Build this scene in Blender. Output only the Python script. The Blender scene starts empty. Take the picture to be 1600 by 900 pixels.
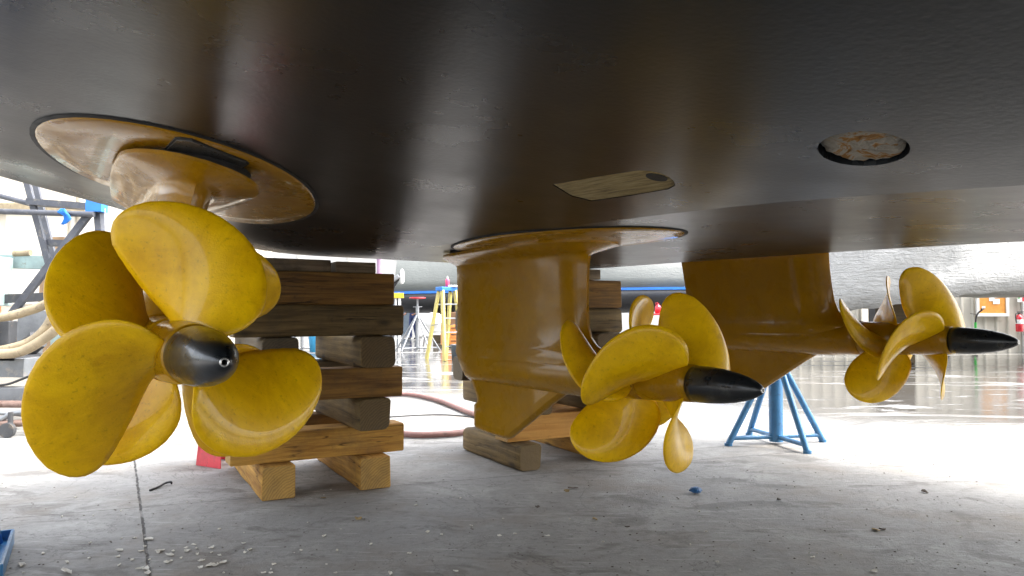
import bpy, bmesh, math, random
from mathutils import Vector, Matrix, noise as mnoise
R = math.radians
sc = bpy.context.scene
col = sc.collection
random.seed(7)

# ------------------------------------------------------------------ camera
CAMZ = 1.0
cam_d = bpy.data.cameras.new("camera"); cam = bpy.data.objects.new("camera", cam_d); col.objects.link(cam)
cam_d.sensor_width = 36.0; cam_d.lens = 26.0; cam_d.clip_start = 0.02; cam_d.clip_end = 600
cam.location = (0, 0, CAMZ); cam.rotation_euler = (R(90 + 1.98), 0, 0)
sc.camera = cam

# ------------------------------------------------------------------ light
SUN_EL, SUN_AZ = 57.0, 97.0          # azimuth measured clockwise from +Y (the view direction)
w = bpy.data.worlds.new("World"); sc.world = w; w.use_nodes = True
wn = w.node_tree.nodes; wl = w.node_tree.links
bg = wn["Background"]; sky = wn.new("ShaderNodeTexSky"); sky.sky_type = 'NISHITA'; sky.sun_disc = False
sky.sun_elevation = R(SUN_EL); sky.sun_rotation = R(SUN_AZ); sky.dust_density = 5.0; sky.air_density = 1.0
hs = wn.new("ShaderNodeHueSaturation"); hs.inputs['Saturation'].default_value = 0.35; wl.new(sky.outputs[0], hs.inputs['Color']); wl.new(hs.outputs[0], bg.inputs[0]); bg.inputs[1].default_value = 0.15
sd = bpy.data.lights.new("sun", 'SUN'); so = bpy.data.objects.new("sun", sd); col.objects.link(so)
sd.energy = 0.55; sd.angle = R(12); sd.color = (1.0, 0.97, 0.92)
dirv = Vector((math.sin(R(SUN_AZ)) * math.cos(R(SUN_EL)), math.cos(R(SUN_AZ)) * math.cos(R(SUN_EL)), math.sin(R(SUN_EL))))
so.rotation_euler = dirv.to_track_quat('Z', 'Y').to_euler(); so.location = (0, 0, 30)
sc.view_settings.view_transform = 'Standard'; sc.view_settings.look = 'None'
sc.view_settings.exposure = 2.75; sc.view_settings.gamma = 1.0; sc.view_settings.use_curve_mapping = False
sc.render.engine = 'CYCLES'
sc.cycles.use_denoising = True
sc.cycles.max_bounces = 8; sc.cycles.diffuse_bounces = 5; sc.cycles.glossy_bounces = 4
sc.cycles.sample_clamp_indirect = 8.0

# ------------------------------------------------------------------ material helpers
def new_mat(name):
    m = bpy.data.materials.new(name); m.use_nodes = True
    nt = m.node_tree; return m, nt, nt.nodes["Principled BSDF"]

def N(nt, kind, **kw):
    n = nt.nodes.new(kind)
    for k, v in kw.items():
        if k in n.inputs.keys(): n.inputs[k].default_value = v
        else: setattr(n, k, v)
    return n

def coords(nt, kind="Object", scale=(1, 1, 1), rot=(0, 0, 0), rnd=False):
    tc = N(nt, "ShaderNodeTexCoord"); mp = N(nt, "ShaderNodeMapping")
    mp.inputs["Scale"].default_value = scale; mp.inputs["Rotation"].default_value = rot
    src = tc.outputs[kind]
    if rnd:
        oi = N(nt, "ShaderNodeObjectInfo"); vm = N(nt, "ShaderNodeVectorMath", operation='MULTIPLY_ADD')
        cb = N(nt, "ShaderNodeCombineXYZ")
        for i in range(3): nt.links.new(oi.outputs["Random"], cb.inputs[i])
        nt.links.new(cb.outputs[0], vm.inputs[0]); vm.inputs[1].default_value = (7.3, 9.1, 5.7)
        nt.links.new(src, vm.inputs[2]); src = vm.outputs[0]
    nt.links.new(src, mp.inputs[0]); return mp.outputs[0]

def ntex(nt, vec, scale, detail=4, rough=0.55, dist=0.0):
    n = N(nt, "ShaderNodeTexNoise"); n.inputs["Scale"].default_value = scale
    n.inputs["Detail"].default_value = detail; n.inputs["Roughness"].default_value = rough
    n.inputs["Distortion"].default_value = dist
    nt.links.new(vec, n.inputs["Vector"]); return n.outputs["Fac"]

def ramp(nt, fac, stops):
    r = N(nt, "ShaderNodeValToRGB"); e = r.color_ramp.elements
    while len(e) < len(stops): e.new(0.5)
    for i, (p, c) in enumerate(stops):
        e[i].position = p; e[i].color = (*c, 1) if len(c) == 3 else c
    nt.links.new(fac, r.inputs[0]); return r.outputs[0]

def framp(nt, fac, a, b, lo=0.0, hi=1.0):
    m = N(nt, "ShaderNodeMapRange"); m.inputs[1].default_value = a; m.inputs[2].default_value = b
    m.inputs[3].default_value = lo; m.inputs[4].default_value = hi
    nt.links.new(fac, m.inputs[0]); return m.outputs[0]

def mixc(nt, fac, a, b, mode='MIX'):
    m = N(nt, "ShaderNodeMix", data_type='RGBA', blend_type=mode)
    for s, v in ((m.inputs[0], fac), (m.inputs[6], a), (m.inputs[7], b)):
        if hasattr(v, "is_output"): nt.links.new(v, s)
        elif isinstance(v, (int, float)): s.default_value = v
        else: s.default_value = (*v, 1)
    return m.outputs[2]

def math2(nt, op, a, b=0.0, clamp=False):
    m = N(nt, "ShaderNodeMath", operation=op, use_clamp=clamp)
    for i, v in enumerate((a, b)):
        if hasattr(v, "is_output"): nt.links.new(v, m.inputs[i])
        else: m.inputs[i].default_value = v
    return m.outputs[0]

def bump(nt, bs, h, strength=0.3, dist=0.01):
    b = N(nt, "ShaderNodeBump"); b.inputs["Strength"].default_value = strength; b.inputs["Distance"].default_value = dist
    nt.links.new(h, b.inputs["Height"]); nt.links.new(b.outputs[0], bs.inputs["Normal"]); return b

def simple(name, color, rough=0.5, metal=0.0, var=0.18, scale=6.0, bmp=0.05, coat=0.0, dirt=None):
    m, nt, bs = new_mat(name)
    v = coords(nt, rnd=True)
    n = ntex(nt, v, scale, 6, 0.6)
    lo = tuple(c * (1 - var) for c in color); hi = tuple(min(1, c * (1 + var)) for c in color)
    c = ramp(nt, n, [(0.3, lo), (0.7, hi)])
    if dirt:
        d = framp(nt, ntex(nt, v, scale * 2.3, 6, 0.7), 0.55, 0.7)
        c = mixc(nt, d, c, dirt)
    nt.links.new(c, bs.inputs["Base Color"])
    nt.links.new(framp(nt, ntex(nt, v, scale * 3, 4), 0.3, 0.7, max(0.02, rough - 0.1), min(1, rough + 0.1)), bs.inputs["Roughness"])
    bs.inputs["Metallic"].default_value = metal; bs.inputs["Coat Weight"].default_value = coat
    if bmp: bump(nt, bs, ntex(nt, v, scale * 6, 4), bmp, 0.01)
    return m

# yellow silicone coated primer on the pods
def paint_mat(name, a, b, rough=0.3, coat=0.6, streak=1.0, spec=0.3, blotch=1.0):
    m, nt, bs = new_mat(name)
    v = coords(nt, rnd=True)
    n1 = ntex(nt, v, 7.0, 7, 0.66, 0.9)
    c = ramp(nt, n1, [(0.28, a), (0.5, tuple((x + y) / 2 for x, y in zip(a, b))), (0.72, b)])
    n2 = framp(nt, ntex(nt, coords(nt, scale=(14, 14, 40), rnd=True), 1.0, 6, 0.7), 0.55, 0.8, 0, 0.35 * blotch)
    c = mixc(nt, n2, c, tuple(x * 0.62 for x in a))
    nb = framp(nt, ntex(nt, coords(nt, scale=(30, 30, 7), rot=(0.5, 0.3, 0), rnd=True), 1.0, 6, 0.7, 0.5), 0.46, 0.74, 0, 0.42 * blotch)
    c = mixc(nt, nb, c, tuple(min(1, x * 1.12) for x in b))
    n3 = framp(nt, ntex(nt, v, 90, 3, 0.6), 0.60, 0.74, 0, 0.45)
    c = mixc(nt, n3, c, tuple(x * 0.45 for x in a))
    nt.links.new(c, bs.inputs["Base Color"])
    nt.links.new(framp(nt, ntex(nt, v, 9, 5, 0.6), 0.3, 0.7, rough - 0.08, rough + 0.14), bs.inputs["Roughness"])
    bs.inputs["Specular IOR Level"].default_value = spec
    bs.inputs["Coat Weight"].default_value = coat; bs.inputs["Coat Roughness"].default_value = 0.05
    hb = N(nt, "ShaderNodeMix", data_type='FLOAT'); hb.inputs[0].default_value = 0.35
    nt.links.new(ntex(nt, v, 11, 5, 0.6), hb.inputs[2]); nt.links.new(ntex(nt, v, 240, 2), hb.inputs[3])
    bump(nt, bs, hb.outputs[0], 0.16, 0.012 * streak)
    return m
M = {}
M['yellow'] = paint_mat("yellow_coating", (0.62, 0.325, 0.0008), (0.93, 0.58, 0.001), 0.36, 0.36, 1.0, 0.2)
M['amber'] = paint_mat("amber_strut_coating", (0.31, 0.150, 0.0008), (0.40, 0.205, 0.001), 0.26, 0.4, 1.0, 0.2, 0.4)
M['black_cap'] = simple("black_cap_paint", (0.010, 0.012, 0.014), 0.33, 0, 0.3, 8, 0.05, 0.2, (0.05, 0.05, 0.045))
M['steel'] = simple("bright_bolt_steel", (0.6, 0.6, 0.58), 0.3, 1.0)
M['zinc_plate'] = simple("dull_zinc_plate", (0.33, 0.32, 0.29), 0.55, 0.3, 0.2, 9, 0.1, 0, (0.2, 0.19, 0.17))
M['gasket'] = simple("black_gasket", (0.012, 0.012, 0.012), 0.7)
M['hatch'] = simple("grey_hatch", (0.06, 0.06, 0.058), 0.35, 0, 0.3, 20, 0.1, 0.3)

# antifouling on the hull: roller texture, semi gloss
m, nt, bs = new_mat("black_antifouling"); M['hull'] = m
v = coords(nt)
c = ramp(nt, ntex(nt, v, 2.2, 6, 0.6), [(0.3, (0.0065, 0.0085, 0.0105)), (0.7, (0.0105, 0.0132, 0.016))])
sp = framp(nt, ntex(nt, v, 38, 5, 0.7), 0.74, 0.80, 0, 0.25)
nt.links.new(c, bs.inputs["Base Color"])
nt.links.new(framp(nt, ntex(nt, v, 3, 5, 0.6), 0.3, 0.7, 0.25, 0.34), bs.inputs["Roughness"])
bs.inputs["Specular IOR Level"].default_value = 0.26
hm = N(nt, "ShaderNodeMix", data_type='FLOAT'); hm.inputs[0].default_value = 0.25
nt.links.new(ntex(nt, v, 75, 1.5, 0.5), hm.inputs[2]); nt.links.new(ntex(nt, v, 11, 1.0, 0.5), hm.inputs[3])
bump(nt, bs, hm.outputs[0], 0.075, 0.006)
M['topside'] = simple("white_topside_gelcoat", (0.7, 0.7, 0.68), 0.2, 0, 0.05, 3, 0.0, 0.3)

# corroded anode
m, nt, bs = new_mat("corroded_anode"); M['anode'] = m
v = coords(nt)
n = ntex(nt, v, 15, 8, 0.7, 1.2)
c = ramp(nt, n, [(0.30, (0.12, 0.10, 0.085)), (0.40, (0.34, 0.30, 0.24)), (0.51, (0.50, 0.45, 0.37)), (0.56, (0.42, 0.20, 0.035)), (0.68, (0.13, 0.05, 0.015))])
nt.links.new(c, bs.inputs["Base Color"]); bs.inputs["Roughness"].default_value = 0.9
bump(nt, bs, n, 0.9, 0.03)
m, nt, bs = new_mat("bare_fairing_patch"); M['patch'] = m
v = coords(nt, scale=(5, 45, 20))
n = ntex(nt, v, 2.0, 6, 0.7)
c = ramp(nt, n, [(0.3, (0.10, 0.065, 0.022)), (0.5, (0.30, 0.22, 0.085)), (0.75, (0.46, 0.37, 0.19))])
nt.links.new(c, bs.inputs["Base Color"]); bs.inputs["Roughness"].default_value = 0.8
bump(nt, bs, n, 0.5, 0.01)

# timber, grain along local X
def wood(name, dark, light, endc, grain=1.0, knots=True, grime=0.4):
    m, nt, bs = new_mat(name)
    vg = coords(nt, scale=(1.6, 26, 26), rnd=True)
    g = ntex(nt, vg, 1.3, 7, 0.65, 0.6)
    vb = coords(nt, rnd=True)
    c = ramp(nt, g, [(0.32, dark), (0.5, tuple((a + b) / 2 for a, b in zip(dark, light))), (0.68, light)])
    if knots:
        k = N(nt, "ShaderNodeTexVoronoi"); k.inputs["Scale"].default_value = 1.0
        nt.links.new(coords(nt, scale=(2.6, 7, 7), rnd=True), k.inputs["Vector"])
        kf = framp(nt, k.outputs["Distance"], 0.05, 0.16, 0.85, 0.0)
        c = mixc(nt, kf, c, tuple(x * 0.35 for x in dark))
    gr = framp(nt, ntex(nt, vb, 5, 6, 0.7), 0.48, 0.75, 0, grime)
    c = mixc(nt, gr, c, (0.045, 0.042, 0.036))
    ck = math2(nt, 'ABSOLUTE', math2(nt, 'SUBTRACT', ntex(nt, coords(nt, scale=(0.9, 13, 13), rnd=True), 1.0, 4, 0.55, 0.2), 0.47))
    ckf = math2(nt, 'MULTIPLY', framp(nt, ck, 0.003, 0.012, 0.9, 0.0), framp(nt, ntex(nt, vb, 2.2, 3), 0.45, 0.6))
    c = mixc(nt, ckf, c, tuple(x * 0.22 for x in dark))
    dn = framp(nt, ntex(nt, vb, 24, 6, 0.75), 0.58, 0.70, 0, 0.5)
    c = mixc(nt, dn, c, tuple(x * 0.5 for x in dark))
    # end grain
    geo = N(nt, "ShaderNodeTexCoord"); sx = N(nt, "ShaderNodeSeparateXYZ"); nt.links.new(geo.outputs["Normal"], sx.inputs[0])
    ax = math2(nt, 'GREATER_THAN', math2(nt, 'ABSOLUTE', sx.outputs[0]), 0.75)
    wv = N(nt, "ShaderNodeTexWave", wave_type='RINGS', rings_direction='X'); wv.inputs["Scale"].default_value = 22; wv.inputs["Distortion"].default_value = 5
    wv.inputs["Detail"].default_value = 3
    mp = N(nt, "ShaderNodeMapping"); mp.inputs["Location"].default_value = (0, 0.05, 0.09)
    nt.links.new(geo.outputs["Object"], mp.inputs[0]); nt.links.new(mp.outputs[0], wv.inputs["Vector"])
    ec = ramp(nt, wv.outputs["Fac"], [(0.2, tuple(x * 0.74 for x in endc)), (0.8, endc)])
    ec = mixc(nt, gr, ec, (0.06, 0.05, 0.04))
    c = mixc(nt, ax, c, ec)
    nt.links.new(c, bs.inputs["Base Color"]); bs.inputs["Roughness"].default_value = 0.78
    gb = math2(nt, 'SUBTRACT', g, math2(nt, 'MULTIPLY', ckf, 0.8))
    bump(nt, bs, gb, 0.6, 0.010)
    return m
M['wood_brown'] = wood("brown_timber", (0.10, 0.043, 0.007), (0.32, 0.165, 0.032), (0.24, 0.14, 0.04))
M['wood_grey'] = wood("weathered_timber", (0.07, 0.043, 0.013), (0.24, 0.16, 0.06), (0.17, 0.115, 0.05), grime=0.5)
M['wood_yellow'] = wood("yellow_pine_timber", (0.28, 0.12, 0.015), (0.60, 0.33, 0.06), (0.48, 0.28, 0.07), grime=0.45)
M['wood_orange'] = wood("fresh_orange_timber", (0.46, 0.20, 0.035), (0.66, 0.36, 0.09), (0.5, 0.3, 0.1), grime=0.15)
M['wood_dark'] = wood("dark_oily_timber", (0.05, 0.036, 0.018), (0.15, 0.105, 0.05), (0.13, 0.10, 0.06), grime=0.6)
M['plank'] = wood("paint_smeared_plank", (0.12, 0.085, 0.05), (0.34, 0.26, 0.17), (0.2, 0.16, 0.1), grime=0.75)

M['blue_paint'] = simple("blue_painted_steel", (0.035, 0.16, 0.33), 0.38, 0, 0.2, 9, 0.08, 0.2, (0.02, 0.07, 0.13))
M['blue_paint_bright'] = simple("bright_blue_painted_steel", (0.02, 0.13, 0.42), 0.4, 0, 0.2, 9, 0.08, 0.2, (0.09, 0.13, 0.17))
M['red_paint'] = simple("red_painted_steel", (0.55, 0.02, 0.035), 0.4, 0, 0.18, 9, 0.06, 0.2, (0.3, 0.03, 0.03))
M['galv'] = simple("galvanised_steel", (0.26, 0.27, 0.28), 0.4, 0.5, 0.2, 12, 0.05)
M['scaffold'] = simple("grey_painted_steel", (0.085, 0.09, 0.105), 0.45, 0.2, 0.25, 8, 0.06, 0, (0.18, 0.17, 0.15))
M['teal_steel'] = simple("pale_teal_steel", (0.26, 0.35, 0.34), 0.5, 0.0, 0.2, 6, 0.06, 0, (0.2, 0.15, 0.1))
M['dark_steel'] = simple("dark_grease_steel", (0.06, 0.062, 0.066), 0.5, 0.2, 0.35, 7, 0.08, 0, (0.16, 0.13, 0.10))
M['beam_grey'] = simple("grey_channel_beam", (0.17, 0.18, 0.19), 0.5, 0.1, 0.3, 5, 0.06, 0, (0.3, 0.27, 0.23))
M['hose_tan'] = simple("tan_hose_rubber", (0.30, 0.24, 0.15), 0.6, 0, 0.25, 9, 0.05, 0, (0.12, 0.09, 0.06))
M['hose_pink'] = simple("dusty_red_hose_rubber", (0.22, 0.115, 0.10), 0.6, 0, 0.2, 9, 0.05, 0, (0.11, 0.07, 0.06))
M['cable'] = simple("black_cable_rubber", (0.02, 0.02, 0.02), 0.55)
M['rust_pipe'] = simple("rusty_pipe", (0.24, 0.16, 0.13), 0.7, 0.1, 0.3, 12, 0.1, 0, (0.12, 0.06, 0.04))
M['beige'] = simple("beige_wall_panel", (0.62, 0.56, 0.46), 0.7, 0, 0.07, 2, 0.03)
M['cream'] = simple("cream_board", (0.72, 0.67, 0.57), 0.7, 0, 0.06, 3, 0.02)
M['white_wall'] = simple("white_wall_sheet", (0.46, 0.455, 0.43), 0.6, 0, 0.05, 1.5, 0.02)
M['white'] = simple("white_paint", (0.60, 0.60, 0.58), 0.5, 0, 0.05, 4, 0.02)
M['metal_wall'] = simple("beige_corrugated_sheet", (0.48, 0.455, 0.39), 0.5, 0.0, 0.07, 2, 0.03)
M['cork'] = simple("orange_cork", (0.62, 0.27, 0.055), 0.9, 0, 0.15, 12, 0.1)
M['paper'] = simple("white_paper", (0.8, 0.8, 0.78), 0.8, 0, 0.02)
M['black'] = simple("black_plastic", (0.018, 0.018, 0.02), 0.5)
M['ext_red'] = simple("extinguisher_red", (0.60, 0.015, 0.03), 0.3, 0, 0.08, 8, 0, 0.5)
M['green'] = simple("green_paint", (0.03, 0.36, 0.05), 0.4, 0, 0.1)
M['ladder_yellow'] = simple("pale_yellow_fibreglass", (0.55, 0.46, 0.14), 0.5, 0, 0.1, 10, 0.05, 0, (0.5, 0.45, 0.3))
M['ladder_blue'] = simple("blue_ladder_plastic", (0.02, 0.16, 0.5), 0.45)
M['orange'] = simple("orange_tool_cabinet", (0.55, 0.20, 0.04), 0.5, 0, 0.15, 8, 0.03)
M['brown_box'] = simple("brown_chest", (0.16, 0.085, 0.04), 0.6)
M['bottle'] = simple("pink_red_bottle", (0.70, 0.06, 0.13), 0.35)
M['shirt'] = simple("blue_shirt_cloth", (0.10, 0.22, 0.50), 0.85, 0, 0.15, 14, 0.2)
M['trousers'] = simple("navy_trouser_cloth", (0.03, 0.045, 0.13), 0.9, 0, 0.2, 14, 0.2)
M['skin'] = simple("skin", (0.45, 0.24, 0.16), 0.6, 0, 0.08)
M['hair'] = simple("dark_hair", (0.03, 0.02, 0.015), 0.7)
M['shoe'] = simple("dark_shoe", (0.03, 0.03, 0.03), 0.6)
M['blue_cloth'] = simple("bright_blue_rag", (0.02, 0.17, 0.55), 0.8, 0, 0.2, 14, 0.1)
M['blue_tape'] = simple("blue_masking_tape", (0.03, 0.19, 0.55), 0.6)
M['string'] = simple("white_string", (0.6, 0.6, 0.58), 0.8)
M['bucket_blue'] = simple("sky_blue_bucket", (0.05, 0.34, 0.62), 0.45)
M['bucket_grey'] = simple("dark_grey_bucket", (0.07, 0.09, 0.11), 0.45)
M['wood_board'] = simple("brown_board", (0.20, 0.13, 0.07), 0.7, 0, 0.3, 6, 0.05)
M['purple'] = simple("faded_purple_post", (0.33, 0.20, 0.30), 0.6)
M['yellow_steel'] = simple("yellow_steel_post", (0.6, 0.42, 0.03), 0.5)
M['pale_flake'] = simple("pale_paint_flake", (0.58, 0.55, 0.48), 0.7, 0, 0.15, 30)
M['tan_leaf'] = simple("dry_tan_leaf", (0.30, 0.21, 0.09), 0.8, 0, 0.3, 30)
M['dark_crumb'] = simple("dark_crumb", (0.09, 0.07, 0.055), 0.9)
M['blue_crumple'] = simple("crumpled_blue_glove", (0.02, 0.09, 0.22), 0.45, 0, 0.3, 30)

# shrink wrap
def wrap(name, color, rough=0.35, bs_=0.9):
    m, nt, bs = new_mat(name)
    v = coords(nt)
    c = ramp(nt, ntex(nt, v, 1.5, 5, 0.6), [(0.3, tuple(x * 0.88 for x in color)), (0.7, color)])
    nt.links.new(c, bs.inputs["Base Color"]); bs.inputs["Roughness"].default_value = rough
    h = N(nt, "ShaderNodeMix", data_type='FLOAT'); h.inputs[0].default_value = 0.5
    nt.links.new(ntex(nt, coords(nt, scale=(1, 1, 6), rot=(0, 0.35, 0)), 2.2, 6, 0.65, 1.2), h.inputs[2])
    nt.links.new(ntex(nt, v, 7, 6, 0.7, 0.8), h.inputs[3])
    bump(nt, bs, h.outputs[0], bs_, 0.12)
    return m
M['wrap_silver'] = wrap("silver_shrink_wrap", (0.40, 0.395, 0.375), 0.34, 0.9)
M['wrap_grey'] = wrap("grey_tarpaulin", (0.115, 0.125, 0.118), 0.5, 0.22)
M['blue_line'] = simple("blue_boot_stripe", (0.02, 0.14, 0.48), 0.4)
M['far_hull'] = simple("dark_grey_far_hull", (0.035, 0.037, 0.042), 0.5)

# ------------------------------------------------------------------ mesh helpers
class MB:
    def __init__(s): s.v = []; s.f = []; s.sm = []
    def add(s, vs, fs, smooth=False):
        o = len(s.v); s.v += [tuple(p) for p in vs]
        for f in fs: s.f.append(tuple(i + o for i in f)); s.sm.append(smooth)
    def box(s, c, d, rot=None, taper=1.0):
        c = Vector(c); hx, hy, hz = d[0] / 2, d[1] / 2, d[2] / 2
        vs = [Vector((x * hx * (taper if z > 0 else 1), y * hy * (taper if z > 0 else 1), z * hz)) for z in (-1, 1) for x, y in ((-1, -1), (1, -1), (1, 1), (-1, 1))]
        if rot is not None: vs = [rot @ p for p in vs]
        s.add([p + c for p in vs], [(3, 2, 1, 0), (4, 5, 6, 7), (0, 1, 5, 4), (1, 2, 6, 5), (2, 3, 7, 6), (3, 0, 4, 7)])
    def bar(s, a, b, wd, ht, up=(0, 0, 1)):
        a = Vector(a); b = Vector(b); d = (b - a); L = d.length; d.normalize()
        u = Vector(up); sd_ = d.cross(u)
        if sd_.length < 1e-4: sd_ = d.cross(Vector((1, 0, 0)))
        sd_.normalize(); u = sd_.cross(d)
        rot = Matrix((d, sd_, u)).transposed()
        s.box((a + b) / 2, (L, wd, ht), rot)
    def tube(s, pts, r, n=10, cap=True):
        pts = [Vector(p) for p in pts]; rs = r if isinstance(r, (list, tuple)) else [r] * len(pts)
        rings = []; prev = None
        for i, p in enumerate(pts):
            d = (pts[min(i + 1, len(pts) - 1)] - pts[max(i - 1, 0)]).normalized()
            if prev is None:
                a = d.orthogonal().normalized()
            else:
                a = (prev - d * prev.dot(d)).normalized()
            prev = a; b = d.cross(a)
            rings.append([p + (a * math.cos(t) + b * math.sin(t)) * rs[i] for t in [2 * math.pi * k / n for k in range(n)]])
        s.rings(rings, cap)
    def rings(s, rings, cap=True, smooth=True, closed=True):
        n = len(rings[0]); vs = [p for r_ in rings for p in r_]; fs = []
        for i in range(len(rings) - 1):
            for k in range(n if closed else n - 1):
                k2 = (k + 1) % n
                fs.append((i * n + k, i * n + k2, (i + 1) * n + k2, (i + 1) * n + k))
        s.add(vs, fs, smooth)
        if cap:
            s.add(rings[0], [tuple(reversed(range(n)))]); s.add(rings[-1], [tuple(range(n))])
    def lathe(s, prof, axis='z', n=32, c=(0, 0, 0), cap=True):
        rings = []
        for (h, r_) in prof:
            ring = []
            for k in range(n):
                t = 2 * math.pi * k / n; a, b = r_ * math.cos(t), r_ * math.sin(t)
                p = (a, b, h) if axis == 'z' else ((h, a, b) if axis == 'x' else (a, h, b))
                ring.append(Vector(p) + Vector(c))
            rings.append(ring)
        s.rings(rings, cap)
    def mesh(s, name, weld=False):
        me = bpy.data.meshes.new(name); me.from_pydata(s.v, [], s.f)
        me.polygons.foreach_set("use_smooth", s.sm)
        bm = bmesh.new(); bm.from_mesh(me)
        if weld: bmesh.ops.remove_doubles(bm, verts=bm.verts, dist=1e-5)
        bmesh.ops.recalc_face_normals(bm, faces=bm.faces); bm.to_mesh(me); bm.free()
        return me
    def build(s, name, mat, parent=None, weld=False, bevel=0.0, seg=2):
        me = s.mesh(name, weld); me.materials.append(mat)
        o = bpy.data.objects.new(name, me); col.objects.link(o)
        if parent: o.parent = parent
        if bevel:
            b = o.modifiers.new("bevel", 'BEVEL'); b.width = bevel; b.segments = seg; b.limit_method = 'ANGLE'; b.angle_limit = R(40)
        return o

def tag(o, label=None, cat=None, group=None, kind=None):
    if label: o["label"] = label
    if cat: o["category"] = cat
    if group: o["group"] = group
    if kind: o["kind"] = kind
    return o
def empty(name, loc=(0, 0, 0), rz=0.0, label=None, cat=None, group=None):
    o = bpy.data.objects.new(name, None); col.objects.link(o); o.location = loc; o.rotation_euler = (0, 0, rz)
    o.empty_display_size = 0.1
    return tag(o, label, cat, group)
def curve_pts(pts, n=10):
    """Catmull-Rom through pts"""
    P = [Vector(p) for p in pts]; P = [2 * P[0] - P[1]] + P + [2 * P[-1] - P[-2]]; out = []
    for i in range(1, len(P) - 2):
        for k in range(n):
            t = k / n; a, b, c, d = P[i - 1], P[i], P[i + 1], P[i + 2]
            out.append(0.5 * ((2 * b) + (c - a) * t + (2 * a - 5 * b + 4 * c - d) * t * t + (3 * b - a - 3 * c + d) * t ** 3))
    out.append(P[-2]); return out
def interp(x, tab):
    if x <= tab[0][0]: return tab[0][1]
    for (a, fa), (b, fb) in zip(tab, tab[1:]):
        if x <= b:
            return fa + (fb - fa) * (x - a) / (b - a)
    return tab[-1][1]
def sinterp(x, tab, wd=0.25):
    return sum(interp(x + d * wd, tab) for d in (-1, -.5, 0, .5, 1)) / 5

# ------------------------------------------------------------------ ground
m, nt, bs = new_mat("yard_concrete"); M['concrete'] = m
v = coords(nt)
n1 = ntex(nt, v, 0.55, 7, 0.62, 0.4); n2 = ntex(nt, v, 3.2, 7, 0.68, 0.6); n3 = ntex(nt, v, 26, 6, 0.7)
c = ramp(nt, n2, [(0.28, (0.17, 0.165, 0.152)), (0.5, (0.275, 0.27, 0.25)), (0.72, (0.40, 0.395, 0.37))])
c = mixc(nt, framp(nt, n1, 0.35, 0.65), c, (0.25, 0.245, 0.235))
c = mixc(nt, framp(nt, n3, 0.50, 0.70, 0, 0.65), c, (0.145, 0.14, 0.13))
c = mixc(nt, framp(nt, ntex(nt, v, 60, 4, 0.7), 0.62, 0.7, 0, 0.6), c, (0.46, 0.45, 0.43))
stain = framp(nt, ntex(nt, coords(nt, rot=(0, 0, 0.6), scale=(1, 1.7, 1)), 2.1, 6, 0.6, 0.8), 0.55, 0.63, 0, 0.7)
c = mixc(nt, stain, c, (0.12, 0.112, 0.10))
# brown damp dust
c = mixc(nt, framp(nt, ntex(nt, v, 1.3, 6, 0.6), 0.50, 0.68, 0, 0.6), c, (0.20, 0.165, 0.125))
sep = N(nt, "ShaderNodeSeparateXYZ"); nt.links.new(v, sep.inputs[0])
# scratches, long and thin
scr = framp(nt, ntex(nt, coords(nt, scale=(2.5, 26, 1), rot=(0, 0, 0.5)), 1.6, 5, 0.7, 0.4), 0.58, 0.66, 0, 0.55)
c = mixc(nt, scr, c, (0.42, 0.415, 0.40))
# fine hair cracks and pitting
hc_ = math2(nt, 'ABSOLUTE', math2(nt, 'SUBTRACT', ntex(nt, v, 1.1, 8, 0.62, 0.6), 0.5))
c = mixc(nt, framp(nt, hc_, 0.0012, 0.0045, 0.45, 0.0), c, (0.07, 0.065, 0.06))
c = mixc(nt, framp(nt, ntex(nt, v, 130, 3, 0.75), 0.66, 0.72, 0, 0.8), c, (0.075, 0.07, 0.062))
# saw cut joints: a*x+b*y+c = 0, wobbling a little
wob = math2(nt, 'MULTIPLY', math2(nt, 'SUBTRACT', ntex(nt, v, 14, 4, 0.7), 0.5), 0.022)
def joint(p, q, wd, strength, col_):
    global c, jmask
    (x1, y1), (x2, y2) = p, q; L = math.hypot(x2 - x1, y2 - y1); a, b = -(y2 - y1) / L, (x2 - x1) / L; cc = -(a * x1 + b * y1)
    d = math2(nt, 'ADD', math2(nt, 'ADD', math2(nt, 'MULTIPLY', sep.outputs[0], a), math2(nt, 'MULTIPLY', sep.outputs[1], b)), cc)
    d = math2(nt, 'ABSOLUTE', math2(nt, 'ADD', d, wob))
    k = framp(nt, d, wd * 0.5, wd, strength, 0.0)
    k = math2(nt, 'MULTIPLY', k, framp(nt, ntex(nt, v, 9, 4, 0.7), 0.38, 0.5, 0.25, 1.0))
    c = mixc(nt, k, c, col_); jmask = math2(nt, 'MAXIMUM', jmask, k)
jmask = math2(nt, 'MULTIPLY', n1, 0.0)
joint((-2.72, 5.35), (-1.36, 2.82), 0.0075, 0.95, (0.02, 0.018, 0.016))
joint((-2.43, 3.66), (-1.65, 3.96), 0.008, 0.55, (0.07, 0.065, 0.06))
joint((3.0, 7.3), (3.68, 5.32), 0.009, 0.9, (0.05, 0.045, 0.04))
joint((3.6, 9.0), (6.2, 8.0), 0.015, 0.8, (0.06, 0.055, 0.05))
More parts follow.
